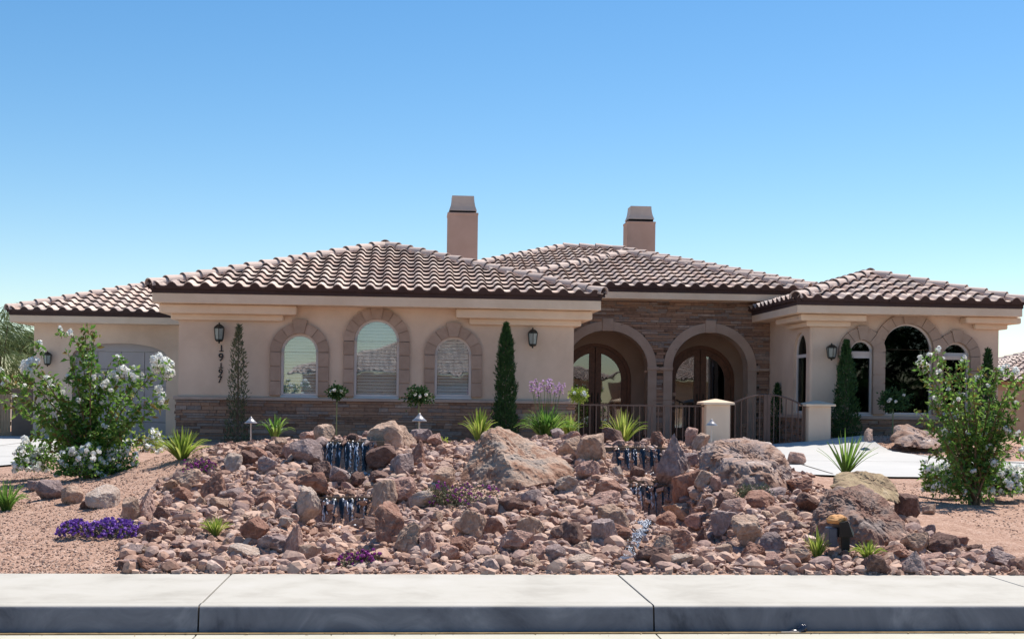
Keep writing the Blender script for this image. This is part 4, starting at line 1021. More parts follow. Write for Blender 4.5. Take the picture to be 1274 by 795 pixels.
V1, F1 = ico(1)
RT = []
for i in range(30):
    pls = [(rv_.normalized(), R.uniform(.5,.95)) for rv_ in [Vector((R.gauss(0,1), R.gauss(0,1), R.gauss(0,1))) for _ in range(9)]]
    RT.append([d*min([1.1]+[h/n_.dot(d) for n_, h in pls if n_.dot(d) > 1e-3]) for d in ICO[2][0]])
def stone(b, p, s):
    a = R.uniform(0, 2*PI); M3 = Matrix.Rotation(a, 3, 'Z') @ Matrix.Rotation(R.uniform(-.6,.6), 3, 'X'); sx, sy, sz = s*R.uniform(.8,1.4), s*R.uniform(.7,1.1), s*R.uniform(.5,.9)
    b.add([tuple(Vector(p)+M3@Vector((v.x*sx, v.y*sy, v.z*sz))+Vector((0,0,sz*.4))) for v in R.choice(RT)], ICO[2][1], R.random())
while n < 4300:
    X = R.uniform(-5.2, 9.2); Y = SY+.05+(R.random()**1.15)*6.4
    px, py = topx((X, Y, H(X, Y)))
    if not inpoly(px, py, ROCKPOLY): continue
    if any(abs(px-a) < c*.8 and abs(py-b_) < d*.8 for a, b_, c, d in NOPLANT): continue
    stone(rb, (X, Y, H(X, Y)), min(.095, .026+R.expovariate(1/.021))); n += 1
n = 0
lft = lambda x, y: smooth(-.15, .25, fbm(x, y, .8)+.15)
while n < 17000:
    X = R.uniform(-5.2, 9.2); Y = SY+.01+(R.random()**1.25)*6.4
    px, py = topx((X, Y, H(X, Y)))
    if not (150 < px < 1290): continue
    fy = 600-(px-150)*.35 if px < 330 else 540
    if px < 240 and py < 690-(px-150)*1.0: continue
    if px > 1010 and py < 600+(px-1010)*.42: continue
    s = .012+R.expovariate(1/.012)
    s = min(s, .06)
    pebble(rb, (X, Y, H(X, Y)), s); n += 1
tag(rb.build('rubble', M['rubble']), 'broken pink and tan stone chips filling the gaps between the rocks', kind='stuff', cat='rubble')
cb = MB(); n = 0
while n < 24000:
    if R.random() < .72: X = R.uniform(-6.2, -1.6); Y = SY+.01+(R.random()**1.4)*8
    else: X = R.uniform(5.8, 10.5); Y = SY+.01+(R.random()**1.2)*7
    pebble(cb, (X, Y, H(X, Y)), R.uniform(.006, .014)); n += 1
for i in range(5000):
    X, Y = PLM[0]+R.uniform(-3.5,4), PLM[1]+R.uniform(-1.8,1.5); pebble(cb, (X, Y, H(X, Y)), R.uniform(.012,.025))
tag(cb.build('gravel', M['chips']), 'fine pinkish gravel chips spread over the yard beside the rocks', kind='stuff', cat='gravel')

# ------------------------------------------------------------------ waterfalls
def fall(p0, p1, ylip, ybot, Y, label, ncol, pooly, dropx=0):
    a, c = at_y(p0, ylip, Y), at_y(p1, ylip, Y); zb = at_y((p0+p1)/2, ybot, Y-.1).z-.05; zl = a.z
    t = thing('waterfall', label, 'waterfall', ((a.x+c.x)/2, Y, zb), 'small waterfalls of the rock garden')
    b = MB(); nx, nz = 28, 14; vs = []; rr = random.Random(int(p0))
    for j in range(nz+1):
        t_ = j/nz
        for i in range(nx+1):
            x = a.x+(c.x-a.x)*i/nx; yy = Y+.10-.16*math.sqrt(t_)+.02*math.sin(i*1.3)+.015*math.sin(i*2.9+j*.4)
            vs.append((x, yy, zl-(zl-zb)*t_*(1 if t_ > .08 else .6)))
    b.add(vs, [(j*(nx+1)+i, j*(nx+1)+i+1, (j+1)*(nx+1)+i+1, (j+1)*(nx+1)+i) for j in range(nz) for i in range(nx)], .5)
    b.build('falling_water', M['wetliner'] if ncol > 5 else M['wetdark'], t, smooth=True)
    f = MB()
    for k in range(ncol):
        x = a.x+(c.x-a.x)*rr.uniform(.05,.95); z0 = zl-rr.uniform(-.005,.05); z1 = zb+(zl-zb)*rr.choice((0,.05,.3,.5,.7,.8)); wv = rr.uniform(.002,.008)
        z = z0
        pts = []; rad = []
        while z > z1:
            t_ = (zl-z)/(zl-zb); t_ = max(0, t_); pts.append((x+rr.uniform(-.009,.009), Y+.088-.16*math.sqrt(t_), z)); rad.append(wv*(rr.uniform(.3,2.2) if rr.random() < .8-.4*t_ else .05)); z -= .018
        if len(pts) > 1: f.tube(pts, rad, 5)
    for k in range(90):   # splash at the foot
        x = a.x+(c.x-a.x)*rr.uniform(-.05,1.05); p = Vector((x, Y-.08-abs(rr.gauss(0,.10)), zb+.04+abs(rr.gauss(0,.02)))); s = rr.uniform(.004,.016)
        f.lathe(tuple(p), [(s*.3,-s*.5), (s,0), (s*.3,s*.5)], 5)
    tag(f.build('foam', M['foam'], t), kind='stuff')
    # pool behind the lip
    pb_ = MB(); pb_.box(a.x-.12, c.x+.12, Y+.06, Y+pooly, zl-.05, zl+.004, .5); pb_.build('pool_surface', M['pondwater'], t)
    pb_ = MB(); pb_.box(a.x-.15, c.x+.15, Y-.75, Y-.02, zb-.02, zb+.035, .5); pb_.build('plunge_pool', M['pondwater'], t)
    pb_ = MB(); pb_.bev(a.x-.2, c.x+.2, Y+.11, Y+.3, zb-.2, zl-.03, .02); pb_.build('rock_ledge', M['rock_brown'], t)
    # flat lip stone
    return t
fall(402, 465, 549, 590, 14.95, 'upper left waterfall spilling over a flat ledge beneath the rounded skyline rocks', 12, .9)
fall(397, 457, 619, 656, 13.28, 'lower left waterfall dropping to the rubble near the pavement', 12, 1.3)
fall(762, 822, 557, 592, 15.22, 'upper right waterfall, a dark still sheet with one thin white trickle', 5, .9)
fall(783, 834, 604, 646, 14.28, 'lower right waterfall, dark sheet with several thin white streams', 9, .7)
# stream of the right falls
b = MB(); rr = random.Random(5); pth = [hit(802, 652), hit(797, 664), hit(788, 678), hit(783, 694), hit(770, 709)]
vs = []; NS = 40
for i in range(NS+1):
    k = i/NS*4; j = min(int(k), 3); p = pth[j].lerp(pth[j+1], k-j); wl = .075*(.6+.6*mnoise.noise(Vector((i*.45,1,0)))+.3*(1-i/NS)); wr = .075*(.6+.6*mnoise.noise(Vector((i*.45,7,0)))+.3*(1-i/NS))
    x = p.x+.05*mnoise.noise(Vector((i*.3,3,0)))
    for s_ in (-wl, -wl*.3, wr*.3, wr): vs.append((x+s_, p.y, H(x+s_, p.y)+.028+.012*mnoise.noise(Vector((x*20+s_*30, p.y*18, 0)))))
b.add(vs, [(i*4+j, i*4+j+1, i*4+j+5, i*4+j+4) for i in range(NS) for j in range(3)], .5, 0)
for k in range(230):
    q = rr.random(); kk = q**1.7*3.2; j = min(int(kk), 3); p = pth[j].lerp(pth[j+1], kk-j); x = p.x+rr.gauss(0,.035); y = p.y+rr.gauss(0,.04); z = H(x,y)+.035
    L_ = rr.uniform(.008,.03); wv = rr.uniform(.001,.0045); dx = rr.uniform(-.4,.4); b.tube([(x,y,z), (x+dx*L_,y-L_,z-.004), (x+dx*L_*1.6,y-L_*2,z-.008)], [wv*.4,wv,wv*.3], 4, mi=1)
tag(b.build('stream_water', [M['pondwater'], M['foam']], smooth=True), 'narrow foaming stream running down to the pavement from the right falls', kind='stuff', cat='stream')

# ------------------------------------------------------------------ spotlight housing
p = hit(1046, 692)
t = thing('spotlight_housing', 'black hooded garden spotlight with an orange flat stone on top, before the massive dark boulder', 'garden light', (p.x, p.y, p.z))
k = p.dot(fw)/F
b = MB(); X, Y, Z = p.x, p.y, p.z
vs = [(X-.05,Y-.1,Z+25*k), (X+.075,Y-.1,Z+25*k), (X+.105,Y-.02,Z+24*k), (X-.05,Y+.05,Z+24*k), (X-.05,Y-.12,Z+43*k), (X+.02,Y-.12,Z+45*k), (X+.095,Y-.06,Z+30*k), (X+.10,Y+.05,Z+33*k), (X+.02,Y+.1,Z+45*k), (X-.05,Y+.1,Z+43*k)]
bm = bmesh.new(); [bm.verts.new(v) for v in vs]; bmesh.ops.convex_hull(bm, input=bm.verts[:]); bm.verts.index_update()
b.add([tuple(v.co) for v in bm.verts], [[v.index for v in f.verts] for f in bm.faces if len(f.verts) > 2]); bm.free()
b.build('hood', M['black'], t)
b = MB(); b.bev(X-.01, X+.065, Y-.05, Y+.03, Z-.05, Z+26*k, .01); b.build('post', M['black'], t)
b = MB(); b.bev(X-.13, X-.055, Y-.08, Y+.06, Z+12*k, Z+36*k, .012); b.build('side_box', mat('grey_plastic', [(.07,.075,.10), (.11,.115,.14)], .4, 9), t)
o = bpy.data.objects.new('rock', template('flat', 2, 't', True).copy()); o.data.materials.clear(); o.data.materials.append(M['cap_orange']); C.objects.link(o)
o.location = (X-.055, Y-.02, Z+40*k); o.scale = (.19, .16, .085); o.rotation_euler = (0, .06, .3); tag(o, 'flat orange stone resting on the black spotlight housing', 'rock')

# path lights
def pathlight(px, ytop, ybot, Y, label):
    p = at_y(px, ybot, Y); k = p.dot(fw)/F; h = (ybot-ytop)*k; p.z = min(p.z, H(p.x, p.y)) if False else p.z
    t = thing('path_light', label, 'path light', (p.x, p.y, p.z), 'pagoda path lights')
    b = MB(); b.tube([(0,0,-.3), (0,0,h-.06)], .011, 8); b.build('stem', M['steel'], t, local=True)
    b = MB(); b.lathe((0,0,h-.095), [(.0975,0), (.10,.006), (.055,.045), (.016,.09), (.012,.105), (.002,.107)], 20); b.build('lamp_shade', M['steel'], t, smooth=True, local=True)
pathlight(312, 519, 545, 20.5, 'cone topped path light right of the thin climbing conifer')
pathlight(521.5, 515, 547, 17.0, 'cone topped path light below the right hand standard rose')
pathlight(885, 522, 545, 20.0, 'cone topped path light in front of the left gate pier')

# ------------------------------------------------------------------ plants
UP = Vector((0, 0, 1))
def rvec(z=0): 
    v = Vector((R.gauss(0,1), R.gauss(0,1), R.gauss(0,1)+z)); return v.normalized()
def fleur(b, p, r, n=26, s=.016, mi=0):
    for i in range(n):
        d = rvec(.3); q = p+d*r*R.uniform(.55,1); a = d.orthogonal().normalized(); a.rotate(Matrix.Rotation(R.uniform(0,6.3), 3, d)); c = d.cross(a)
        a = (a+d*R.uniform(-.5,.5)).normalized(); k = s*R.uniform(.7,1.3)
        b.quad(q, a*k, c*k*.8, None, mi)
def bez(a, b_, c, n):
    return [a*(1-t)**2+b_*2*t*(1-t)+c*t*t for t in [i/n for i in range(n+1)]]
def shrub(name, px, py, Y, tips, label, flowers, leaves=150, leafL=.075, leafW=.03, cat='shrub', m='leaf', spread=.10, start=.25, bronze=.08, fr=.05, fn=26):
    """multi-stemmed flowering shrub: stems to the tips, leaves on twigs, flower heads"""
    B = at_y(px, py, Y) if Y else hit(px, py); B.z = H(B.x, B.y)-.02; Y = B.y
    t = thing(name, label, cat, tuple(B)); st = MB(); lv = MB(); fl = MB(); k = B.dot(fw)/F
    for tx, ty, wgt in tips:
        T = at_y(tx, ty, Y+R.uniform(-.35,.35)); mid = B.lerp(T, .5)+Vector((R.uniform(-.05,.05)-(T.x-B.x)*.18, R.uniform(-.1,.1), (T.z-B.z)*.12))
        pts = bez(B+Vector((R.uniform(-.05,.05), R.uniform(-.05,.05), 0)), mid, T, 12); st.tube(pts, [.013*(1-i/13)+.002 for i in range(13)], 5)
        for i in range(int(leaves*wgt)):
            u = start+(1-start)*R.random(); q = u*12; j = min(int(q), 11); p = pts[j].lerp(pts[j+1], q-j); ax = (pts[j+1]-pts[j]).normalized()
            sp = spread*(1.35-u*.85); d = (rvec()*1.0+ax*.6+UP*.15).normalized(); off = rvec()*sp*R.random()**.6
            if R.random() < .06: st.tube([p, p+off*.5+UP*.01, p+off+d*.05], [.003,.002,.001], 3, caps=False)
            lv.leaf(p+off, d, leafL*R.uniform(.6,1.2), leafW*R.uniform(.7,1.2), None, 1 if R.random() < bronze*(1+2*(u > .85)) else 0, droop=.2)
    for e in flowers:
        fx, fy = e[0], e[1]; r = e[2]*k if len(e) > 2 else fr
        P0 = at_y(fx, fy, Y+R.uniform(-.25,.1)); n_ = max(8, int(fn*(r/.05)**1.6))
        for q in range(max(2, int(r/.022))): fleur(fl, P0+rvec()*r*.5, r*.55, n_//2, .014)
        st.tube([P0, P0+Vector((0,.02,-.12))], [.004,.004], 4)
        for q in range(14): lv.leaf(P0+rvec()*r*.8-UP*.05, rvec(), leafL*.8, leafW*.8, None, 0)
    st.build('stem', M['stem'], t); lv.build('foliage', [M[m], M['leaf_bronze']], t)
    if flowers: fl.build('blossoms', M['white'], t)
    return t
occ_l = [(28,466,1), (42,455,1), (62,470,1.2), (85,440,1), (105,410,1.1), (100,430,1), (118,415,.8), (135,455,.8), (150,468,.9), (128,480,1.2), (165,480,1), (195,462,1), (205,500,.9), (185,500,1.1), (170,520,1.0), (30,500,1), (10,475,.9), (5,500,.8),
         (55,520,1), (80,500,1.2), (110,500,1.3), (140,520,1.2), (95,470,1.1), (70,540,1), (120,540,1.2), (150,540,1), (175,545,.8), (40,540,.9), (90,525,1.1), (118,455,.8)]
shrub('flowering_shrub', 112, 592, 16.0, occ_l, 'tall loose white flowering shrub in front of the garage',
      [(e[0], e[1], e[2]*1.25) for e in [(39,457,11), (47,425,5), (51,433,5), (89,415,5), (76,409,3), (112,438,5), (110,447,4), (147,443,4), (150,447,4), (200,455,11), (207,463,9), (196,448,8), (212,450,6), (198,489,8), (202,498,6), (155,462,8), (163,470,6), (143,468,6), (175,468,4),
       (57,475,7), (63,480,6), (55,483,5), (130,478,6), (135,487,5), (3,460,5), (8,470,5), (2,478,4), (106,512,8), (108,522,6), (100,500,5), (60,505,5), (52,520,4), (85,520,4), (125,500,5), (30,480,4), (168,456,3), (20,492,4), (75,490,5), (115,470,4), (95,545,5), (130,530,4), (85,468,3)]],
      125, .10, .045, spread=.13, bronze=.10)
def lowbush(px, py, wpx, hpx, label, m='leaf', fm=None, nf=60, nl=1500, Y=None, leafL=.045, leafW=.02, name='low_shrub', cat='shrub', fs=.012, fr=.02, top=.6, group=None, fper=7):
    B = hit(px, py) if Y is None else at_y(px, py, Y); k = B.dot(fw)/F; w_, h_ = wpx*k/2, hpx*k
    t = thing(name, label, cat, tuple(B), group); lv = MB(); fl = MB(); st = MB()
    lumps = [(Vector((R.uniform(-.7,.7)*w_, R.uniform(-.4,.4)*w_, 0)), R.uniform(.5,.8)) for _ in range(7)]
    def pt(surf):
        c, s = R.choice(lumps); d = rvec(.25); d.z = abs(d.z); q = surf if surf else R.random()**.4
        return Vector((c.x+d.x*w_*s*q*.75, c.y+d.y*w_*s*q*.75, d.z*h_*(.6+s*.45)*q))
    for i in range(nl):
        p = B+pt(0); lv.leaf(p, (rvec(.5)+(p-B).normalized()*.6), leafL*R.uniform(.6,1.2), leafW*R.uniform(.7,1.2), None, 0)
    for i in range(14): p = B+pt(.9); st.tube([B+Vector((p.x-B.x,p.y-B.y,0))*.2, p], [.006,.002], 4)
    for i in range(nf):
        p = B+pt(R.uniform(.85,1.08))
        fleur(fl, p, fr, fper, fs)
    st.build('stem', M['stem'], t); lv.build('foliage', M[m], t)
    if fm and nf: fl.build('blossoms', M[fm], t)
    return t
G1 = 'white rose bushes at the foot of the left shrub'
lowbush(42, 585, 60, 40, 'low white rose bush at the driveway edge on the far left', 'leaf', 'white', 75, 900, 16.6, .05, .03, 'rose_bush', 'rose bush', .02, .035, group=G1, fper=12)
lowbush(100, 592, 80, 42, 'low white rose bush in the middle of the row below the tall shrub', 'leaf', 'white', 80, 1500, 15.6, .05, .03, 'rose_bush', 'rose bush', .02, .03, group=G1, fper=12)
lowbush(142, 596, 60, 46, 'low white rose bush at the right end of the row below the tall shrub', 'leaf', 'white', 70, 1100, 15.8, .05, .03, 'rose_bush', 'rose bush', .02, .03, group=G1, fper=12)
lowbush(175, 562, 50, 32, 'small white rose bush on the gravel left of the yellow-green fan plant', 'leaf_lime', 'white', 40, 420, 18.0, .05, .03, 'rose_bush', 'rose bush', .02, .03, group=G1, fper=10)
tips_r = [(1147,450,1), (1152,470,1), (1170,445,.8), (1180,470,1), (1190,460,.9), (1200,450,.7), (1210,475,1.1), (1222,455,.8), (1240,460,1.1), (1262,470,1), (1270,500,.9), (1275,470,.8), (1255,490,1.1), (1235,500,1.2), (1160,500,1.1), (1140,510,.7), (1150,520,.9),
          (1175,520,1.2), (1195,510,1.2), (1215,520,1.2), (1240,540,1.1), (1265,545,1), (1180,560,1.1), (1205,560,1.0), (1160,560,.8), (1150,590,.7), (1170,595,.8), (1230,580,.9), (1265,590,.8), (1260,520,1)]
shrub('flowering_shrub', 1212, 622, 14.6, tips_r, 'tall loose white flowering shrub before the right wing windows',
      [(e[0], e[1], e[2]*1.3) for e in [(1148,453,7), (1155,461,6), (1145,448,5), (1158,440,4), (1167,437,5), (1172,447,3), (1200,445,3), (1198,450,3), (1216,468,5), (1212,472,4), (1245,460,5), (1252,458,5), (1262,462,6), (1240,466,4), (1161,497,5), (1190,500,5), (1193,495,4), (1265,500,3),
       (1168,462,3), (1203,540,4), (1175,540,6), (1185,537,5), (1225,540,4), (1255,533,5), (1268,540,4), (1228,555,5), (1240,575,6), (1220,575,5), (1196,490,3), (1230,480,3), (1150,575,4), (1152,585,5), (1185,590,4), (1270,560,5), (1245,505,3), (1180,485,3), (1215,600,5), (1245,592,5), (1200,612,4), (1165,605,5), (1258,605,6), (1232,610,5), (1175,600,5), (1210,585,4)]],
      140, .082, .038, spread=.125, bronze=.10, fn=22)
lowbush(1175, 612, 50, 40, 'low white rose bush at the left foot of the right flowering shrub', 'leaf', 'white', 70, 1300, 15.2, .05, .03, 'rose_bush', 'rose bush', .02, .03, fper=10)
lowbush(1250, 614, 70, 44, 'low white rose bush at the right foot of the right flowering shrub', 'leaf', 'white', 110, 1800, 15.0, .05, .03, 'rose_bush', 'rose bush', .02, .035, fper=12)

def cone_tree(px, ytop, ybot, Y, wtab, label, m='leaf_dark', n=5200, L=.07, name='cypress', cat='cypress', tr=.02, loose=1.5):
    T = at_y(px, ytop, Y); Bz = at_y(px, ybot, Y).z-.1; k = T.dot(fw)/F
    t = thing(name, label, cat, (T.x, Y, Bz)); lv = MB(); h = T.z-Bz
    for i in range(n):
        u = 1-(1-R.random())**.9 if False else R.random(); rr = pl(wtab, u)*k/2
        q = R.uniform(0, 2*PI); nz = 1+(.30*mnoise.noise(Vector((math.cos(q)*1.5, math.sin(q)*1.5, u*14+px)))+.22*mnoise.noise(Vector((math.cos(q)*2.5, math.sin(q)*2.5, u*34+px))))*loose; r = rr*nz*R.random()**.35
        p = Vector((T.x+r*math.cos(q), Y+r*math.sin(q), Bz+h*u)); d = Vector((math.cos(q)*.45, math.sin(q)*.45, 1.0))+rvec()*.4*loose
        lv.leaf(p, d, L*R.uniform(.6,1.3), L*.28, None, 0)
    lv.build('foliage', M[m], t); b = MB(); b.tube([(T.x, Y, Bz-.1), (T.x, Y, Bz+h*.93)], [tr*1.6, tr*.3], 6); b.build('trunk', M['bark'], t)
    return t
cone_tree(630, 404, 560, 25.6, [(0,34), (.2,32), (.35,26), (.6,22), (.85,14), (1,2)], 'dense dark green Italian cypress between the last window and the porch corner', n=9000, L=.075)
cone_tree(297, 406, 548, 26.0, [(0,34), (.2,26), (.3,18), (.45,22), (.6,20), (.8,14), (1,1)], 'thin sparse conifer against the wall beside the house number', m='leaf_grey', n=1500, L=.085, loose=1.8, name='sparse_conifer', cat='conifer')
cone_tree(1053, 425, 560, 25.9, [(0,36), (.2,34), (.5,28), (.8,16), (1,2)], 'dark green climbing vine cone beside the right wing lantern', n=6500, L=.075, name='columnar_shrub', cat='shrub')
cone_tree(1229, 436, 560, 25.9, [(0,26), (.3,24), (.7,16), (1,3)], 'dark narrow column shrub at the right end of the right wing', n=3500, L=.08, name='columnar_shrub', cat='shrub')
cone_tree(967, 478, 550, 28.6, [(0,30), (.3,26), (.7,12), (1,2)], 'slim dark shrub behind the iron gate', n=1800, L=.07, name='courtyard_shrub', cat='shrub', loose=1.6)
cone_tree(998, 515, 555, 28.2, [(0,30), (.5,26), (1,6)], 'low dark bush behind the right leaf of the iron gate', n=1300, L=.07, name='courtyard_shrub', cat='shrub', loose=1.6)

def standard(px, yc, rpx, ybot, Y, label, m='leaf_dark', nf=4, n=900, flat=.75):
    c = at_y(px, yc, Y); k = c.dot(fw)/F; r = rpx*k; zb = at_y(px, ybot, Y).z
    t = thing('standard_rose', label, 'rose tree', (c.x, Y, zb), 'standard roses along the house front')
    lv = MB(); fl = MB()
    for i in range(n):
        d = rvec(); q = r*R.random()**.5*(1+.75*mnoise.noise(d*1.8+Vector((px,0,0))))*(1.25 if R.random() < .08 else 1); p = c+Vector((d.x*q, d.y*q, d.z*q*flat)); lv.leaf(p, d+rvec()*.8, .06*R.uniform(.6,1.1), .035)
    for i in range(nf):
        d = Vector((R.uniform(-1,1), -1, R.uniform(-.1,.9))).normalized(); fleur(fl, c+Vector((d.x*r*.95, d.y*r*.9, d.z*r*flat)), .03, 26, .018)
    b = MB(); b.tube([(c.x,Y,zb-.2), (c.x+.005,Y,c.z)], [.014,.010], 6); b.build('trunk', M['stem_green'], t)
    lv.build('foliage', M[m], t); 
    if nf: fl.build('blossoms', M['white'], t)
standard(419, 488, 11, 545, 24.5, 'standard rose with two white blooms between the first and second window', nf=3)
standard(521, 492, 15, 545, 24.5, 'wider standard rose between the second and third window', nf=3, n=1200)
standard(720, 492, 11, 545, 24.6, 'light green standard rose with white blooms at the porch corner', 'leaf_lime', 6)
standard(1111, 498, 18, 545, 25.5, 'dark standard rose before the large arched window', nf=4, n=1400, flat=.8)

def strappy(px, py, n, hpx, wpx, label, m='leaf_lime', Y=None, name='strappy_plant', cat='plant', bw=.012, droop=.5, flowers=None):
    B = hit(px, py) if Y is None else at_y(px, py, Y); k = B.dot(fw)/F; h, w_ = hpx*k, wpx*k/2
    t = thing(name, label, cat, tuple(B)); b = MB()
    for i in range(n):
        q = R.uniform(0, 2*PI); o = R.random()**.7; L_ = h*R.uniform(.7,1.12); dx = Vector((math.cos(q), math.sin(q)*.8, 0))*w_*o
        A = B+dx*.12; Tt = A+dx+UP*L_*(1-.35*o); mid = A.lerp(Tt, .5)+UP*L_*.28*o*droop*2
        if o > .75: Tt -= UP*L_*.25*droop
        pts = bez(A, mid, Tt, 5); side = Vector((-math.sin(q), math.cos(q), 0)); ph = R.uniform(-.8,.8); side.rotate(Matrix.Rotation(ph, 3, UP)); vs = []
        for j, p in enumerate(pts):
            wv = bw*(1.0-(j/5)**2.2)+.001; vs += [tuple(p-side*wv), tuple(p+UP*-.004), tuple(p+side*wv)]
        b.add(vs, [(3*j, 3*j+1, 3*j+4, 3*j+3) for j in range(5)]+[(3*j+1, 3*j+2, 3*j+5, 3*j+4) for j in range(5)])
    b.build('leaves', M[m], t)
    if flowers:
        s = MB(); f = MB()
        for fx, fy in flowers:
            T = at_y(fx, fy, B.y+R.uniform(-.25,.25)); A = B+Vector(((T.x-B.x)*.4, (T.y-B.y)*.5, h*.2)); s.tube(bez(A, A.lerp(T,.5)+Vector((0,0,.03)), T, 4), .005, 4)
            for q in range(11):
                d = rvec(.4); e = T+d*R.uniform(.03,.055); s.tube([T, e], .0015, 3, caps=False); fleur(f, e, .008, 6, .010)
        s.build('flower_stalks', M['stem_green'], t); f.build('blossoms', M['lilac'], t)
    return t
lil = [(661,479), (668,476), (672,483), (677,477), (681,486), (686,480), (690,489), (664,486), (694,483), (697,488), (670,489), (684,475), (699,479)]
strappy(679, 549, 190, 46, 74, 'lush green strappy clump with tall lilac flower heads before the wall corner', 'leaf', 17.3, 'society_garlic', 'flowering plant', .014, .8, lil)
strappy(596, 549, 60, 44, 52, 'yellow striped strappy plant left of the large pointed boulder', 'leaf_lime', 16.4)
strappy(775, 552, 60, 46, 60, 'pale yellow-green strappy plant before the iron railing', 'leaf_lime', 16.9)
strappy(708, 545, 50, 34, 40, 'small olive strappy plant beside the lilac flowered clump', 'leaf_lime', 17.5)
strappy(226, 572, 80, 42, 74, 'yellow-green fan-shaped strappy plant on the left gravel slope', 'leaf_lime', None, bw=.014)
strappy(1052, 588, 44, 54, 74, 'tall sparse strappy plant above the yellowish boulder at the driveway', 'leaf', 14.6, bw=.014, droop=.2)
strappy(1016, 696, 60, 40, 34, 'green grassy tuft left of the black spotlight housing', 'leaf_lime', None, bw=.007, droop=.3)
strappy(1080, 699, 90, 28, 44, 'lime green grassy mound right of the black spotlight housing', 'leaf_lime', None, bw=.007, droop=.8)
strappy(268, 667, 80, 27, 42, 'yellowish grass tuft growing among the rocks on the left', 'leaf_lime', None, bw=.006, droop=.5)
strappy(342, 545, 46, 30, 50, 'bright green fern-like plant right of the path light', 'leaf', 19.0, bw=.02, droop=.9)
strappy(8, 638, 160, 42, 56, 'green grass clump at the left edge of the yard', 'leaf', 13.6, 'grass_clump', 'grass clump', .005, .7)
lowbush(550, 556, 24, 14, 'small yellowish mound plant right of the second path light', 'leaf_lime', None, 0, 350, 16.3, .035, .02, 'mound_plant', 'plant')
lowbush(125, 665, 92, 22, 'vivid purple flowering ground cover on the left gravel', 'leaf_grey', 'purple', 420, 1300, None, .03, .012, 'purple_flowers', 'flowers', .010, .010)
lowbush(240, 590, 56, 20, 'grey-green ground cover with magenta flowers below the fan-shaped plant', 'leaf_grey', 'magenta', 130, 1100, None, .03, .012, 'ground_cover_plant', 'flowers', .009, .010)
lowbush(450, 705, 56, 22, 'magenta flowered ground cover at the pavement below the left falls', 'leaf_grey', 'magenta', 110, 500, None, .03, .012, 'ground_cover_plant', 'flowers', .009, .010)
lowbush(573, 628, 84, 30, 'purple tinged heather-like ground cover at the foot of the pointed boulder', 'leaf_grey', 'magenta', 110, 2000, None, .03, .012, 'ground_cover_plant', 'flowers', .008, .010)
lowbush(935, 623, 50, 22, 'grey-green cushion plant in front of the white-speckled boulder', 'leaf_grey', None, 0, 1100, None, .03, .012, 'cushion_plant', 'plant')
lowbush(398, 548, 14, 12, 'tiny green tuft between skyline rocks left of the upper falls', 'leaf_lime', None, 0, 120, None, .03, .015, 'mound_plant', 'plant') if False else None

# fallen leaf in the gutter
p = at_z(991, 786, -.174); Yl = KY-.07
t = thing('fallen_leaf', 'dark glossy curled leaf lying in the gutter against the kerb', 'leaf', (p.x, Yl, -.174))
b = MB(); V, Fc = ICO[3]; vs = [(v.x*.035+.035+(.01*v.z), v.y*.022, abs(v.z)*.045+v.x*.006+.012*(v.x > 0)) for v in V]; b.add(vs, Fc, .5)
vs = [(v.x*.045-.02, v.y*.016, abs(v.z)*.018+.002) for v in V]; b.add(vs, Fc, .5)
b.build('leaf_blade', mat('dark_leaf', [(.012,.014,.03), (.03,.035,.06)], .25, 20, spec=.7), t, smooth=True, local=True)
b = MB(); b.tube([(.02,-.02,.004), (-.05,-.025,.006), (-.115,-.02,.004)], .005, 6); b.build('leaf_stalk', mat('pale_stalk', [(.6,.52,.42)], .7, 9), t, local=True)

# ------------------------------------------------------------------ left background: wall, gate, tree ; right neighbour
wx = gx0
b = MB(); zt = WZ(30, 486, 35.2); b.box(-40, WX(-9, 35.2), 35.2, 35.4, 0, zt); b.box(WX(15,35.2), wx-.01, 35.2, 35.4, 0, zt); b.box(-40.02, WX(-9,35.2)+.03, 35.17, 35.43, zt, zt+.05); b.box(WX(15,35.2)-.03, wx-.01, 35.17, 35.43, zt, zt+.05)
o = b.build('garden_wall', M['wallbrown']); tag(recenter(o), 'low brown block wall left of the garage', 'wall')
t = thing('wooden_gate', 'tan plank side gate in the brown wall left of the garage', 'gate', (WX(3,35.2), 35.25, .15))
x0, x1 = WX(-9, 35.2)+.04, WX(15, 35.2)-.04; b = MB(); n = 5
for i in range(n): b.bev(x0+(x1-x0)*i/n+.004, x0+(x1-x0)*(i+1)/n-.004, 35.25, 35.28, .2, zt-.1, .004)
b.build('plank_panel', M['fencewood'], t); b = MB(); b.box(x0, x1, 35.281, 35.32, .5, .6); b.box(x0, x1, 35.281, 35.32, zt-.35, zt-.25); b.build('brace', M['fencewood'], t)
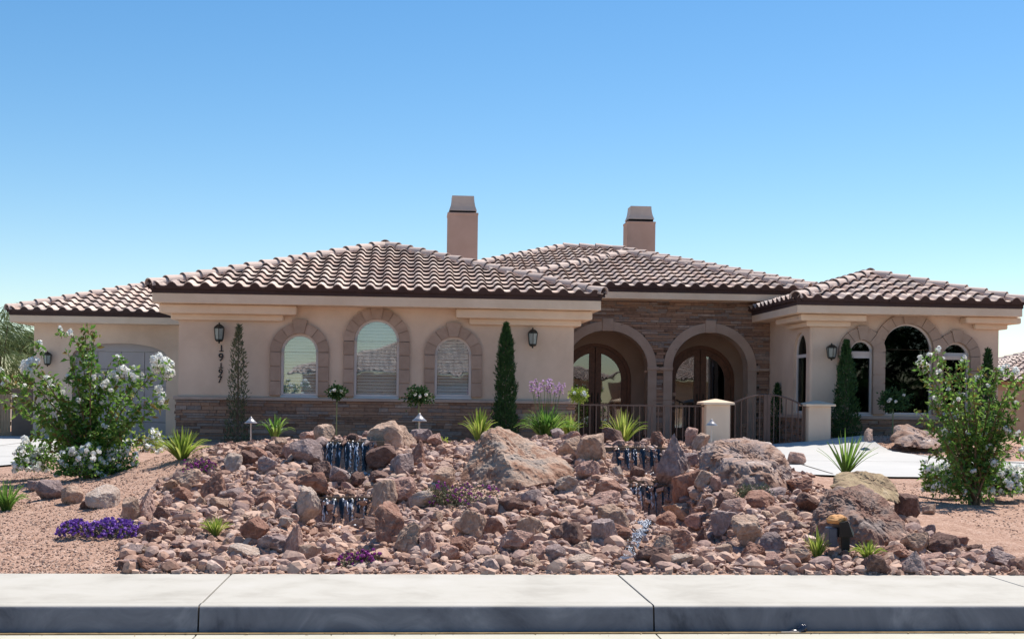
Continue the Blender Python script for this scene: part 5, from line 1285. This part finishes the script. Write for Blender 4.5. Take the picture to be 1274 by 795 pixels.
def tree(X, Y, h, rad, n, ls, m, label, z0=0, name='tree', trunk=.12, feather=False, zlow=.3, group=None, flat=.6):
    t = thing(name, label, 'tree', (X, Y, z0), group); tk = MB(); lv = MB(); rr = random.Random(int(X*7+Y))
    br = []
    for i in range(9):
        q = rr.uniform(0, 2*PI); d = Vector((math.cos(q)*rad*.7*rr.uniform(.3,1), math.sin(q)*rad*.7*rr.uniform(.3,1), h*rr.uniform(zlow+.25,.85))); A = Vector((X,Y,z0)); br.append(A+d)
        tk.tube(bez(A+UP*h*.12, A+Vector((d.x*.3, d.y*.3, d.z*.7)), A+d, 6), [trunk*.7*(1-j/7) for j in range(7)], 6)
    tk.tube([(X,Y,z0-.2), (X,Y,z0+h*.3)], [trunk*1.2, trunk*.8], 8)
    cl = []
    for i in range(46):
        q = rr.uniform(0, 2*PI); r = rad*rr.random()**.5*.85; z = z0+h*(zlow+(1-zlow)*rr.random()); k = 1-abs((z-z0)/h-.6)*1.0
        cl.append((Vector((X+math.cos(q)*r*k, Y+math.sin(q)*r*k, z)), rad*rr.uniform(.14,.30)))
    for i in range(n):
        c, s = rr.choice(cl); d = rvec(); p = c+Vector((d.x, d.y, d.z*flat))*s*R.random()**.4
        if feather: lv.leaf(p, Vector((d.x*.8+.5, d.y*.5, -.55+R.uniform(-.4,.5))), ls*R.uniform(.7,1.5), ls*.06)
        else: lv.leaf(p, d+rvec()*.7, ls*R.uniform(.6,1.3), ls*.5)
    tk.build('trunk', M['bark'], t); lv.build('crown', M[m], t)
tree(WX(2, 46), 46, 4.1, 2.6, 6500, .5, 'leaf_palo', 'feathery pale green desert tree beyond the garage at the left edge', .2, 'palo_verde_tree', .09, True, .25)
nb = thing('neighbour_house', 'neighbouring tan house with a grey tile roof at the right edge', 'house', (22, 52, 0))
bx0 = WX(1222, 50, 480); nz = WZ(1258, 474, 50); 
b = MB(); b.box(bx0+.5, bx0+16, 50.6, 62, 0, nz+.1); b.build('wall', M['nb_wall'], nb)
hip_roof(bx0, bx0+16.5, 50, 58.5, nz, parent=nb, faces='FL')
b = MB(); b.box(WX(1225,40), WX(1225,40)+16, 40, 40.2, 0, WZ(1258, 486, 40)); o = b.build('boundary_wall', M['nb_wall']); tag(recenter(o), 'tan boundary wall at the right edge behind the flowering shrub', 'wall')

# ------------------------------------------------------------------ across the street (seen in the window glass)
op = thing('opposite_house', 'tan house with tile roof across the street, reflected in the arched windows', 'house', (0, -26, 0))
b = MB(); b.box(-6.6, 13, -40, -25.7, -.1, 2.75); b.build('wall', M['nb_wall'], op)
b = MB(); b.box(-1, 3.8, -25.69, -25.6, 0, 2.2); b.build('garage_door', M['garage'], op)
hip_roof(-7.4, 13.8, -40.6, -25.0, 2.8, parent=op, faces='B')
op2 = thing('opposite_house', 'second tan house across the street, reflected in the entry door glass', 'house', (21, -26, 0))
b = MB(); b.box(15.9, 25.5, -40, -26.7, -.1, 2.75); b.build('wall', M['nb_wall'], op2)
hip_roof(15.1, 26.3, -40.6, -26.0, 2.8, parent=op2, faces='B')
hd = thing('added_hedge', 'added dark leafy screen across the street, darkening the window reflections', 'added_hedge', (38, -23, 0)); b = MB()  # added out of view to darken the bright sky reflected in the right windows
for i in range(9000):
    b.leaf(Vector((R.uniform(26.5, 52), -23+R.uniform(-.6,.6), R.uniform(0, 2.6)+R.gauss(0,.15))), rvec(), .3*R.uniform(.6,1.3), .18)
b.build('foliage', M['leaf_dark'], hd); b = MB(); b.box(26.8, 51.8, -23.3, -22.9, 0, 2.3); b.build('dark_core', M['room'], hd)
for X, Y, h, lab in ((27,-27,9,'first dark tree across the street, nearest the second house'), (31,-30,11,'tallest dark tree across the street'), (35,-26,9,'short dark tree in the middle across the street'), (40,-30,11,'tall dark tree right of the middle across the street'), (45,-27,9.5,'dark tree at the far right across the street')):
    tree(X, Y, h, h*.42, 7000, .38, 'leaf_dark', lab, 0, 'shade_tree', .2, False, .08, 'dark trees across the street')
print('rocks', nrock, 'tries', tries)
